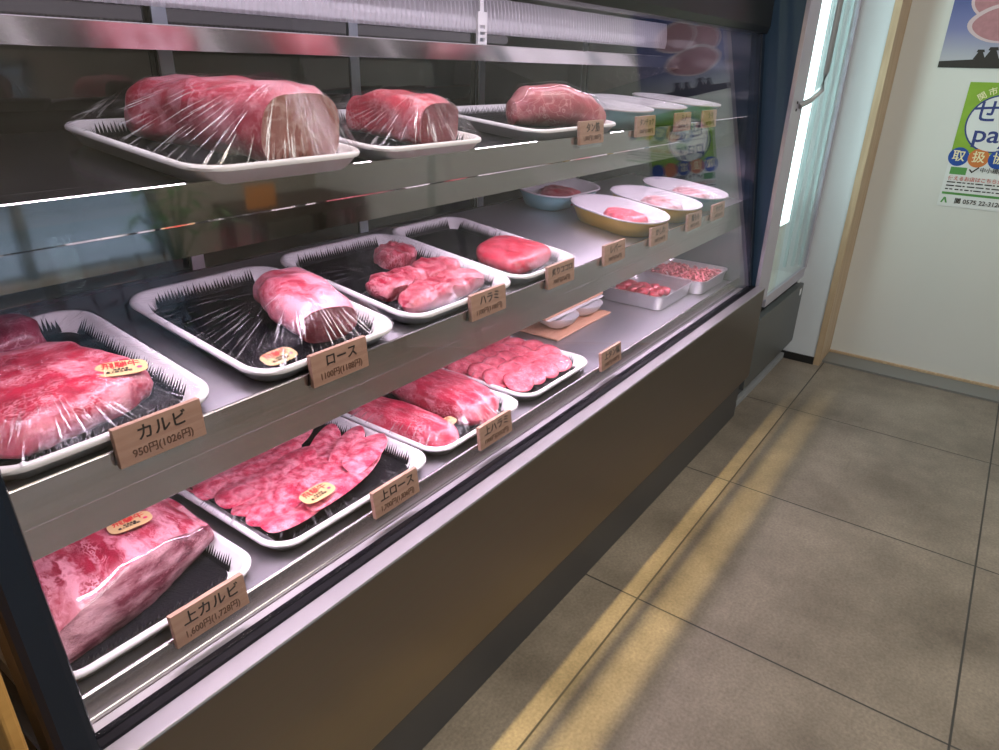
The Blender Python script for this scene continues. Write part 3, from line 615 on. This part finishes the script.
B3 = bot_tray('white foam tray of skirt cuts, third on the bottom deck', .256, .33, .8705, .812, 0, 'black liner under the skirt cuts, bottom deck')
pts = []
for k, (q, h, off, rt) in enumerate([
    ([(-.034, -.12), (.02, -.125), (.036, -.04), (.034, .07), (.0, .115), (-.034, .08), (-.04, -.02)], .034, (-.075, -.015), 3),
    ([(-.04, -.11), (.03, -.12), (.06, -.05), (.06, .06), (.025, .12), (-.04, .11), (-.055, .0)], .046, (.045, -.022), -4),
    ([(-.05, -.025), (.03, -.03), (.055, .0), (.02, .03), (-.05, .025)], .04, (.06, .118), 10)]):
    lb = ['narrow left skirt cut with the gold sticker at its front, bottom deck', 'thick pink skirt cut with white film glare behind its tag', 'small skirt piece behind the thick pink skirt cut'][k]
    o, a = place_meat(slab(q, h, .0045, 30, 50 + k), 'beef_chunk', [MT_skirt], lb, 'meat', B3, off, rt, 'skirt cuts on the bottom deck'); pts += a
hull_film(B3, .256, .33, pts, (.02, -.06, .06))
sticker(B3, (-.052, -.118, .0365), 4, .16, 'gold label on the film', .04)
B4 = bot_tray('white foam tray of overlapping tongue slices on the bottom deck', .256, .33, 1.1385, .812, 0, 'dark liner under the tongue slices')
def disc(r, seed):
    b = B(); n = 28; rings = []
    for s, z in ((.7, 0), (.97, 0), (1, .0014), (.97, .003), (.7, .0036), (.4, .004), (.05, .0042)):
        rings.append([(r * s * math.cos(2 * PI * k / n) * (1 + .05 * math.sin(2 * PI * k / n * 2 + seed)), r * s * math.sin(2 * PI * k / n) * (1.04 + .05 * math.sin(2 * PI * k / n * 3 + seed)), z) for k in range(n)])
    return b.loft(rings)
ref = None; pts = []; kk = 0; ordn = ['first', 'second', 'third', 'fourth', 'fifth', 'sixth']
for j in range(6):
    for i in range(5):
        x = -.092 + i * .045 + (.006 if j % 2 else -.004); y = .122 - j * .046 - i * .003
        if i == 4 and j > 4: continue
        db = disc(.0305, kk); lz = .0015 + i * .0 + j * .0022
        M = Matrix.Translation((x, y, FZ + lz + .009)) @ Matrix.Rotation(.30, 4, 'X') @ Matrix.Rotation(-.12 + rnd.uniform(-.04, .04), 4, 'Y')
        if ref is None: o = db.build('tongue_slice', [MT_tongue], None, True); ref = o
        else: o = ref.copy(); COL.objects.link(o)
        o.matrix_basis = B4.matrix_basis @ M @ Matrix.Rotation(kk * 1.3, 4, 'Z'); kk += 1
        tag(o, '%s pale pink tongue slice from the left in the %s row from the back' % (ordn[i], ordn[j]), 'meat slice', 'tongue slices in overlapping rows')
        pts += [tuple(M @ Vector(v)) for v in db.v]
hull_film(B4, .256, .33, pts, (0, -.0, .05))

# ---- stacked boards and bowls ---------------------------------------------
def board(label, x0, x1, y0, y1, z): return tag(B().box(x0, x1, y0, y1, z, z + .006).build('wooden_board', M_board, bevel=.0025), label, 'board', 'boards in the bowl stack')
board('lower wooden board under two white bowls', 1.355, 1.63, .796, .95, .4625)
for bx, lb in ((1.437, 'left white bowl between the two wooden boards'), (1.562, 'right white bowl between the two wooden boards')):
    bo = B().lathe([(.022, 0), (.024, .002), (.045, .014), (.056, .031), (.0575, .034), (.055, .034), (.043, .017), (.02, .006)], n=36).build('white_bowl', M_white, None, True, auto=60)
    bo.matrix_basis = Matrix.Translation((bx, .852, .4687)); tag(bo, lb, 'bowl', 'white bowls')
pg = simple('white_paper', (.82, .81, .83), .6)
tag(B().box(1.365, 1.645, .828, .955, .5029, .5042).build('paper_sheet', pg), 'white paper sheet between bowls and upper board', 'paper')
board('upper wooden board resting on paper above the bowls', 1.36, 1.655, .836, .96, .5045)
tag(B().box(1.365, 1.65, .845, .965, .5107, .5135).build('paper_sheet', pg), 'white paper sheet on top of the upper board', 'paper')

# ---- steel pans ------------------------------------------------------------
def pan(label, w, d, loc, rot):
    t = thing('metal_pan', label, 'pan', loc, math.radians(rot), 'pans of chopped meat'); rings = []; h = .042
    for ins, z in ((.012, 0), (.010, .001), (.003, h - .003), (0, h - .003), (0, h), (.003, h), (.0042, h - .002), (.011, .003), (.02, .002)):
        rings.append([(x, y, z) for x, y in rr(w - 2 * ins, d - 2 * ins, max(.008, .026 - ins * .5))])
    B().loft(rings).build('pan_body', M_alu, t, True, local=True, auto=50)
    return t
PN1 = pan('white metal pan of chopped beef cubes, bottom deck', .232, .205, (1.838, .792, .4626), 0)
PN2 = pan('white metal pan of minced beef by the right end', .222, .21, (2.052, .762, .4626), 0)
cube0 = []
def rock(seed, s):
    bm = bmesh.new(); bmesh.ops.create_icosphere(bm, subdivisions=2, radius=1)
    for v in bm.verts:
        q = Vector([math.copysign(abs(c) ** .75, c) for c in v.co]); q += .3 * noise.noise_vector(q * 1.6 + Vector((seed * 3.1, seed, 0))); v.co = Vector((q.x * s * 1.25, q.y * s, q.z * s * .8))
    b = B(); bm.verts.ensure_lookup_table(); b.v = [tuple(v.co) for v in bm.verts]; b.f = [[v.index for v in f.verts] for f in bm.faces]; b.m = [0] * len(b.f); bm.free(); return b
kk = 0
for j in range(4):
    for i in range(4):
        s = rnd.uniform(.014, .018); o = rock(kk, s).build('beef_cube', [MT_cube], None, True)
        o.matrix_basis = PN1.matrix_basis @ Matrix.Translation((-.075 + i * .036 + rnd.uniform(-.005, .005), .062 - j * .036 + rnd.uniform(-.004, .004), .0165 + (.006 if i in (1, 2) else 0))) @ Matrix.Rotation(rnd.uniform(0, 6), 4, 'Z')
        tag(o, '%s chopped beef cube from the left, %s row from the back' % (ordn[i], ordn[j]), 'meat cube', 'chopped beef cubes'); kk += 1
mb = B()
for k in range(420):
    x = rnd.uniform(-.092, .092); y = rnd.uniform(-.085, .085); z = .008 + .024 * rnd.random() + .008 * (1 - (x / .1) ** 2); a = rnd.gauss(.5, .6); l = rnd.uniform(.006, .014)
    dx, dy = l * math.cos(a), l * math.sin(a); x = max(-.088, min(.088, x)); y = max(-.082, min(.082, y))
    mb.tube([(x - dx, y - dy, z), (x, y, z + .004), (x + dx, y + dy, z)], [.0025, .0036, .0025], n=6)
o = mb.build('minced_meat', [MT_mince], None, True); o.matrix_basis = PN2.matrix_basis.copy(); tag(o, 'heap of pink minced beef filling the right pan', 'minced meat', kind='stuff')
for t, w, d in ((PN1, .232, .205), (PN2, .222, .21)):
    fb = B(); n = 9
    q = rr(w - .002, d - .002, .025, 8); fb.add([(x, y, .0425) for x, y in q], [tuple(range(len(q)))]); f = fb.build('cling_film', M_film, t, local=True)

# ---- oval tubs -------------------------------------------------------------
def tub(label, m, loc, rot, group, w=.178, d=.325, tilt=0.0, mlabel=None, mmat=None):
    t = thing('plastic_tub', label, 'tub', loc, math.radians(rot), group, tilt); h = .043; rings = []
    for ins, z in ((.030, 0), (.025, .002), (.006, h - .006), (.0055, h - .004), (.007, h - .004), (.026, .004), (.034, .003)):
        rings.append([(x, y, z) for x, y in rr(w - 2 * ins, d - 2 * ins, max(.02, min(w, d) * .46 - ins), 12)])
    B().loft(rings).build('tub_body', m, t, True, local=True, auto=50)
    rings = []; n = len(rr(1, 2, .3, 20))
    for ins, z, cor in ((.0065, h - .003, 0), (0, h - .003, 0), (0, h, 0), (.003, h, 0), (.010, h - .003, .5), (.030, .010, .9), (.036, .0075, .2), (.050, .007, 0)):
        q = rr(w - 2 * ins, d - 2 * ins, max(.02, min(w, d) * .47 - ins), 20); c = []
        for k, (x, y) in enumerate(q):
            f = 1 + cor * .012 * (1 if k % 2 else -1); c.append((x * f, y * f, z))
        rings.append(c)
    B().loft(rings, cap0=False).build('inner_tray', M_inner, t, True, local=True, auto=40)
    q = rr(w - .001, d - .001, min(w, d) * .465, 12); B().add([(x, y, h + .0006) for x, y in q], [tuple(range(len(q)))]).build('cling_film', M_film, t, local=True)
    if mlabel:
        o = slab([(-.03, -.055), (.03, -.055), (.04, -.02), (.035, .03), (-.01, .045), (-.04, .02)], .030, .004, 36, int(loc[0] * 50)).build('meat_portion', [mmat or MT_pale], None, True)
        o.matrix_basis = t.matrix_basis @ Matrix.Translation((.0, -.012 if d > .2 else 0, .0075)); tag(o, mlabel, 'meat', 'meat portions in tubs')
    return t
def midtub(label, m, x, y, rot, ml, mm=None): return tub(label, m, (x, y, zm(y) + .0006), rot, 'oval tubs in the case', w=.186, d=.245, tilt=math.atan(SM), mlabel=ml, mmat=mm)
midtub('yellow oval tub nearest the shelf edge, middle shelf', M_yellow, 1.525, .752, -8, 'pink meat inside the nearer yellow tub', MT_tongue)
midtub('yellow oval tub behind the nearer yellow tub, middle shelf', M_yellow, 1.735, .754, -5, 'pale meat inside the farther yellow tub')
midtub('aqua oval tub at the right end of the middle shelf', M_blue, 1.942, .758, -3, 'pale meat inside the aqua tub at the right end')
t = tub('aqua oval tub set back behind the yellow tubs, middle shelf', M_blue, (1.575, .952, zm(.952) + .0006 + .0), 0, 'oval tubs in the case', w=.27, d=.15, tilt=math.atan(SM), mlabel='dark meat inside the aqua tub set back behind the yellow tubs', mmat=MT_strip)
for x, lb in ((1.510, 'left aqua oval tub beside the wrapped tongue, top shelf'), (1.703, 'middle aqua oval tub of three on the top shelf'), (1.940, 'right aqua oval tub of three on the top shelf')):
    tub(lb, M_blue, (x, .815, zt(.815) + .0006), -3, 'oval tubs in the case', w=.186, d=.245, tilt=math.atan(SL))

# ---- price tags ------------------------------------------------------------
def price_tag(x, y, z, name, price, label, tilt=7.0, w=.092, h=.042):
    t = thing('price_tag', label, 'price tag', (x, y, z), 0, 'wooden price tags on the shelf edges'); t.matrix_basis = t.matrix_basis @ Matrix.Rotation(-math.radians(tilt), 4, 'X')
    B().box(-w / 2, w / 2, -.0035, .0035, 0, h).build('wooden_plate', M_tagw, t, local=True, bevel=.0007)
    B().box(-w / 2 + .004, w / 2 - .003, -.0005, .0005, -.008, -.0003).build('clear_holder', M_acryl, t, local=True)
    F = lambda px, pz: frame((1, 0, 0), (0, 0, 1), (px, -.0039, pz))
    k = len(name); lettering(name, .0178 if k < 5 else .0145, M_ink, t, F(.002, .0285), sx=1.0)
    if price: lettering(price, .0115, M_inkb, t, F(.0, .0105), sx=.86 if len(price) > 13 else .92)
    return t
for x, nm, pr, lb in ((.307, '上カルビ', '1,600円(1,728円)', 'price tag reading 上カルビ in front of the brisket, bottom deck'), (.610, '上ロース', '1,700円(1,836円)', 'price tag reading 上ロース in front of the fanned slices'),
                      (.856, '上ハラミ', '1900円(2052円)', 'price tag reading 上ハラミ in front of the bottom skirt cuts'), (1.283, '上タン塩', '1000円(1080円)', 'price tag reading 上タン塩 right of the tongue slices')):
    price_tag(x, .6155, .474, nm, pr, lb)
for x, nm, pr, lb in ((.299, 'カルビ', '950円(1026円)', 'price tag reading カルビ at the left of the middle shelf'), (.537, 'ロース', '1100円(1188円)', 'price tag reading ロース in front of the loin chunk'),
                      (.850, 'ハラミ', '1100円(1188円)', 'price tag reading ハラミ in front of the skirt pieces, middle shelf'), (1.073, '炙りココロ', '700円(756円)', 'price tag reading 炙りココロ in front of the beef heart'),
                      (1.285, 'レバー', '700円(756円)', 'price tag reading レバー left of the nearer yellow tub'), (1.508, 'かしわ', '500円(540円)', 'price tag in front of the nearer yellow tub'),
                      (1.722, '鶏もも', '500円(540円)', 'price tag in front of the farther yellow tub'), (1.893, 'せせり', '500円(540円)', 'price tag in front of the aqua tub, right end of middle shelf')):
    price_tag(x, .6325, .703, nm, pr, lb, 4)
for x, nm, pr, lb in ((1.239, 'タン筋', '1,000円(1,080円)', 'price tag in front of the wrapped tongue, top shelf'), (1.480, 'タンチョク', '1000円(1080円)', 'price tag in front of the left aqua tub, top shelf'),
                      (1.688, 'ミノ', '800円(864円)', 'price tag in front of the middle aqua tub, top shelf'), (1.864, 'シマ', '800円(864円)', 'price tag in front of the right aqua tub, top shelf')):
    price_tag(x, .6815, .938, nm, pr, lb, 4)

# ------------------------------------------------------------------ reach-in fridge
FX0, FX1, FY = 2.192, 2.832, .566
fr = thing('reach_in_fridge', 'tall stainless glass-door fridge standing right of the meat case', 'fridge', (2.51, .85, 0))
def F_(b, name, m, **k): return b.build(name, m, fr, **k)
F_(B().box(FX0, FX0 + .02, FY + .012, 1.25, .06, 2.0), 'side_panel', M_fridgeside)
F_(B().box(FX1 - .02, FX1, FY + .012, 1.25, .06, 2.0), 'side_panel', M_white)
F_(B().box(FX0, FX1, 1.23, 1.25, .06, 2.0), 'back_panel', M_white); F_(B().box(FX0 + .02, FX1 - .02, FY + .012, 1.23, 1.97, 2.0), 'top_panel', M_fridge); F_(B().box(FX0 + .02, FX1 - .02, FY + .03, 1.23, .30, .36), 'bottom_panel', M_white)
iw = emit('cabinet_light', (.80, 1, .98), 8.0)
dr = F_(B().box(FX0 + .0, FX0 + .118, FY, FY + .012, .385, 1.98).box(FX1 - .025, FX1, FY, FY + .012, .385, 1.98).box(FX0 + .118, FX1 - .025, FY, FY + .012, .355, .392).box(FX0 + .118, FX1 - .025, FY, FY + .012, 1.93, 1.98), 'door', M_fridge, bevel=.001)
def fsub(b, name, m, par=dr, **k):
    o = b.build(name, m, None, **k); o.parent = par; o.matrix_parent_inverse = (fr.matrix_basis @ par.matrix_parent_inverse).inverted(); return o
fsub(B().box(FX0 + .118, FX1 - .025, FY + .004, FY + .009, .392, 1.93), 'door_glass', clear('fridge_glass', (.93, .98, .98), .04, 5))
gk = B()
for xs, ys in ((FX1 - .05, .002), (FX1 - .085, .02), (FX1 - .12, .04)): gk.box(xs, xs + .012, FY + .012 + ys, FY + .022 + ys, .40, 1.92)
F_(gk, 'glass_rails', simple('pale_aqua', (.45, .62, .62), .25, .2))
fsub(B().tube([(FX0 + .072, FY - .001, .985), (FX0 + .105, FY - .02, 1.0), (FX0 + .15, FY - .036, 1.03), (FX0 + .158, FY - .038, 1.08), (FX0 + .158, FY - .038, 1.55)], .0085, n=10), 'handle', simple('handle_grey', (.36, .37, .38), .35, .5), smooth=True)
bb = B()
for zz in (.975, .995): bb.tube([(FX0 + .05, FY - .002, zz), (FX0 + .05, FY + .001, zz)], .004, n=10)
fsub(bb, 'bolt', M_dark)
F_(B().box(2.38, 2.555, FY + .034, FY + .058, .60, 1.92), 'lamp_tube', iw)
for zz in (.62, .92, 1.22, 1.52): F_(B().box(FX0 + .03, FX1 - .03, FY + .12, 1.2, zz, zz + .008), 'wire_shelf', M_white)
F_(B().box(FX0 + .02, FX1 - .006, FY - .004, FY + .03, .085, .325), 'grille_panel', M_grille, bevel=.001)
F_(B().box(FX0 + .02, FX1, FY + .02, 1.2, .325, .355), 'shadow_gap', M_black); F_(B().box(FX1 - .055, FX1 - .03, FY - .0046, FY - .0042, .285, .31), 'label_plate', M_white)
F_(B().box(FX0 + .02, FX1 - .01, FY + .035, 1.2, .0, .085), 'base', M_grille)
F_(B().box(FX0 - .004, FX1, FY + .018, FY + .034, 0, .022), 'floor_seal', simple('grey_seal', (.25, .26, .27), .6))

# ------------------------------------------------------------------ posters on the white door
PX = 3.018
def poster_part(b, name, m, par): return b.build(name, m, par, local=True)
def poly(pts, z): return B().add([(x, y, z) for x, y in pts], [tuple(range(len(pts)))])
def circ(cx, cy, r, z, n=48, ry=None): return poly([(cx + r * math.cos(2 * PI * k / n), cy + (ry or r) * math.sin(2 * PI * k / n)) for k in range(n)], z)
M_green = simple('poster_green', (.23, .40, .03), .6, noise_amt=.25, scale=25); M_pw = simple('poster_white', (.66, .67, .66), .6); M_pnavy = simple('poster_navy', (.025, .04, .18), .6)
M_por = simple('poster_orange', (.55, .17, .04), .6); M_pbl = simple('poster_blue', (.01, .06, .30), .6); M_cream = simple('poster_cream', (.75, .70, .42), .6); M_dg = simple('poster_dark_green', (.08, .26, .06), .6); M_redtxt = simple('poster_red', (.5, .08, .05), .6)
pp = thing('payment_poster', 'green and white cashless payment poster on the white door', 'poster'); pp.matrix_basis = frame((0, -1, 0), (0, 0, 1), (PX, .208, .645))
PW, PH = .297, .415
poster_part(B().box(0, PW, 0, PH, -.0008, 0), 'sheet', M_pw, pp)
poster_part(poly([(0, .185), (PW, .185), (PW, PH), (0, PH)], .0004), 'green_field', M_green, pp)
cx, cy, R_ = .112, .285, .094
poster_part(circ(cx, cy, R_, .0007), 'ring', M_pnavy, pp); poster_part(circ(cx, cy, R_ * .945, .001), 'disc', M_pw, pp)
T = lambda x, y, z=.0014: Matrix.Translation((x, y, z))
lettering('せき', .080, M_pnavy, pp, T(cx, cy + .034)); lettering('pay', .078, M_pnavy, pp, T(cx - .004, cy - .036), sx=1.12)
for k, ch in enumerate('関市電'):
    a = math.radians(128 - k * 17); lettering(ch, .026, M_cream, pp, T(cx + .108 * math.cos(a), cy + .108 * math.sin(a)) @ Matrix.Rotation(a - PI / 2, 4, 'Z'))
for k, ch in enumerate('取扱協力店'):
    x = .026 + k * .060; poster_part(circ(x, .172, .0315, .0008 + .0001 * k), 'dot', M_por if k % 2 else M_pbl, pp); (lettering(ch, .040, M_cream, pp, T(x, .173, .0018)) if ch in '取扱協' else None)
poster_part(poly([(.012, .112), (.062, .112), (.062, .137), (.012, .137)], .0006), 'badge', M_dg, pp)
lettering('✓', .042, M_ink, pp, T(.082, .13)); lettering('中小規模店', .018, M_ink, pp, T(.145, .132))
for k, y in enumerate((.098,)): lettering('使えるお店はこちらから', .0165, M_redtxt, pp, T(.012, y), ax='LEFT')
for y in (.083, .071, .059):
    b_ = B(); x = .012
    while x < PW - .02:
        l = rnd.uniform(.006, .026); b_.add([(x, y, .0008), (x + l, y, .0008), (x + l, y + .004, .0008), (x, y + .004, .0008)], [(0, 1, 2, 3)]); x += l + rnd.uniform(.002, .007)
    poster_part(b_, 'small_print', M_ink, pp)
poster_part(poly([(.006, .042), (PW, .042), (PW, .050), (.006, .050)], .0006), 'stripe', M_dg, pp)
poster_part(poly([(.008, .012), (.016, .032), (.022, .032), (.03, .012), (.024, .012), (.019, .024), (.014, .012)], .0008), 'logo_mark', M_dg, pp)
lettering('関 0575 22-3120', .021, M_ink, pp, T(.05, .021), ax='LEFT')
mp_ = thing('meat_poster', 'blue poster of pink meat with a black village skyline, above the payment poster', 'poster'); mp_.matrix_basis = frame((0, -1, 0), (0, 0, 1), (PX, .318, 1.103))
PW2, PH2 = .42, .58
mblue, nt_, p_, out_ = mat('poster_blue_picture')
tc_ = nt_.nodes.new('ShaderNodeTexCoord'); sp_ = nt_.nodes.new('ShaderNodeSeparateXYZ'); nt_.links.new(tc_.outputs['Object'], sp_.inputs[0])
rp_ = nt_.nodes.new('ShaderNodeValToRGB'); e = rp_.color_ramp.elements; e[0].position = .03; e[0].color = (.40, .40, .44, 1); e[1].position = .24; e[1].color = (.035, .06, .22, 1); k_ = e.new(.12); k_.color = (.17, .18, .36, 1)
nt_.links.new(sp_.outputs[1], rp_.inputs[0]); nt_.links.new(rp_.outputs[0], p_.inputs['Base Color']); setp(p_, Roughness=.5)
poster_part(B().box(0, PW2, 0, PH2, -.0008, 0), 'sheet', mblue, mp_)
poster_part(poly([(0, 0), (PW2, 0), (PW2, .03), (.25, .034), (.12, .028), (0, .020)], .0005), 'skyline', M_ink, mp_)
hb = B()
for hx, s in ((.115, 1), (.150, 1.25), (.21, 1.1), (.25, 1.3)):
    b0 = .027; hb.add([(hx - .018 * s, b0, .0006), (hx + .018 * s, b0, .0006), (hx + .006 * s, b0 + .024 * s, .0006), (hx - .006 * s, b0 + .024 * s, .0006)], [(0, 1, 2, 3)])
    hb.add([(hx - .012 * s, b0 + .022 * s, .0007), (hx + .012 * s, b0 + .022 * s, .0007), (hx + .009 * s, b0 + .030 * s, .0007), (hx - .009 * s, b0 + .030 * s, .0007)], [(0, 1, 2, 3)])
poster_part(hb, 'farmhouse_silhouettes', M_ink, mp_)
for k, (x, y, rx, ry) in enumerate(((.13, .21, .080, .060), (.175, .135, .115, .058), (.24, .24, .09, .06))):
    q = [(x + rx * math.cos(2 * PI * i / 40) * (1 + .05 * math.sin(4 * PI * i / 40 + k)), y + ry * math.sin(2 * PI * i / 40) * (1 + .06 * math.cos(6 * PI * i / 40))) for i in range(40)]
    poster_part(poly(q, .0006 + .0004 * k), 'meat_rim', simple('poster_fat', (.55, .42, .44), .6), mp_)
    q = [(x + (a - x) * .88, y - .002 + (b - y) * .86) for a, b in q]
    poster_part(poly(q, .0008 + .0004 * k), 'meat_picture', simple('poster_meat', (.42, .19, .21), .6, noise_amt=.3, scale=60), mp_)

# ------------------------------------------------------------------ lights
def area(name, loc, rot, sx, sy, power, col, spread=None):
    l = bpy.data.lights.new(name, 'AREA'); l.shape = 'RECTANGLE'; l.size = sx; l.size_y = sy; l.energy = power; l.color = col
    if spread: l.spread = math.radians(spread)
    o = bpy.data.objects.new(name, l); COL.objects.link(o); o.location = loc; o.rotation_euler = rot; return o
pink = (.97, .79, 1.0)
area('case_light_bottom', (1.15, .659, .6665), (math.radians(-3), 0, 0), 1.9, .018, 6.2, pink)
area('case_light_middle', (1.15, .711, .8985), (math.radians(-3), 0, 0), 1.9, .018, 4.4, pink)
area('case_light_top', (1.15, .742, 1.2115), (math.radians(14), 0, 0), 1.9, .018, 3.6, (.97, .86, 1.0))
# warm linear lamp hung above the case; rail and valance added to shape its band
area('warm_line_lamp', (.95, .81, 2.40), (0, 0, 0), 2.1, .007, 19, (1.0, .72, .28), 64)
struct(B().box(-.6, 2.8, .70, .716, 1.93, ZC).build('light_cutoff_board', M_ceil))  # unseen board added to cut off the warm lamp towards the aisle
tag(B().tube([(-.6, .732, 1.93), (2.8, .732, 1.93)], .0032).build('shadow_rail', M_steel, None, True), 'unseen thin steel rail added above the case front to shade the floor', 'rail')  # unseen rod added to cast the dimmer band along the floor
for x in (.50, .885, 1.085):
    l = bpy.data.lights.new('aisle_downlight', 'SPOT'); l.energy = 16; l.color = (1, .78, .45); l.spot_size = math.radians(60); l.spot_blend = .8; l.shadow_soft_size = .03
    o = bpy.data.objects.new('aisle_downlight', l); COL.objects.link(o); o.location = (x, .18, 2.56)
area('room_fill_light', (.8, -.9, 2.58), (0, 0, 0), 2.2, 1.0, 60, (1, .95, .88))  # fill light added to brighten the room, no fixture behind it
pt = area('window_daylight', (.3, YW0 - .02, 1.1), (math.radians(90), 0, math.radians(180)), 3.1, 1.9, 1, (1, 1, 1)); pt.data.cycles.is_portal = True
wd = bpy.data.worlds.new('sky'); SC.world = wd; wd.use_nodes = True
bg = wd.node_tree.nodes['Background']; bg.inputs[0].default_value = (.62, .82, 1.0, 1); bg.inputs[1].default_value = 2.2

# ------------------------------------------------------------------ camera
cam = bpy.data.cameras.new('camera'); co = bpy.data.objects.new('camera', cam); COL.objects.link(co); SC.camera = co
cam.sensor_fit = 'HORIZONTAL'; cam.sensor_width = 36; cam.lens = 36 * 689.97 / 999; cam.clip_start = .02
yaw, pit, rol = math.radians(35.51136), math.radians(24.07522), math.radians(-1.46506)
f = Vector((math.cos(pit) * math.cos(yaw), math.cos(pit) * math.sin(yaw), -math.sin(pit))); r = Vector((math.sin(yaw), -math.cos(yaw), 0)); d = f.cross(r)
r2 = math.cos(rol) * r + math.sin(rol) * d; d2 = -math.sin(rol) * r + math.cos(rol) * d
co.matrix_basis = Matrix(((r2.x, -d2.x, -f.x, 0), (r2.y, -d2.y, -f.y, 0), (r2.z, -d2.z, -f.z, 1.07), (0, 0, 0, 1)))

vs_ = SC.view_settings; SC.display_settings.display_device = 'sRGB'; vs_.view_transform = 'Standard'; vs_.look = 'None'; vs_.exposure = 0.0; vs_.gamma = 1.0; vs_.use_curve_mapping = False
cy_ = SC.cycles; cy_.use_denoising = True; cy_.max_bounces = 10; cy_.transparent_max_bounces = 24; cy_.glossy_bounces = 5; cy_.diffuse_bounces = 4; cy_.caustics_reflective = False; cy_.sample_clamp_indirect = 6
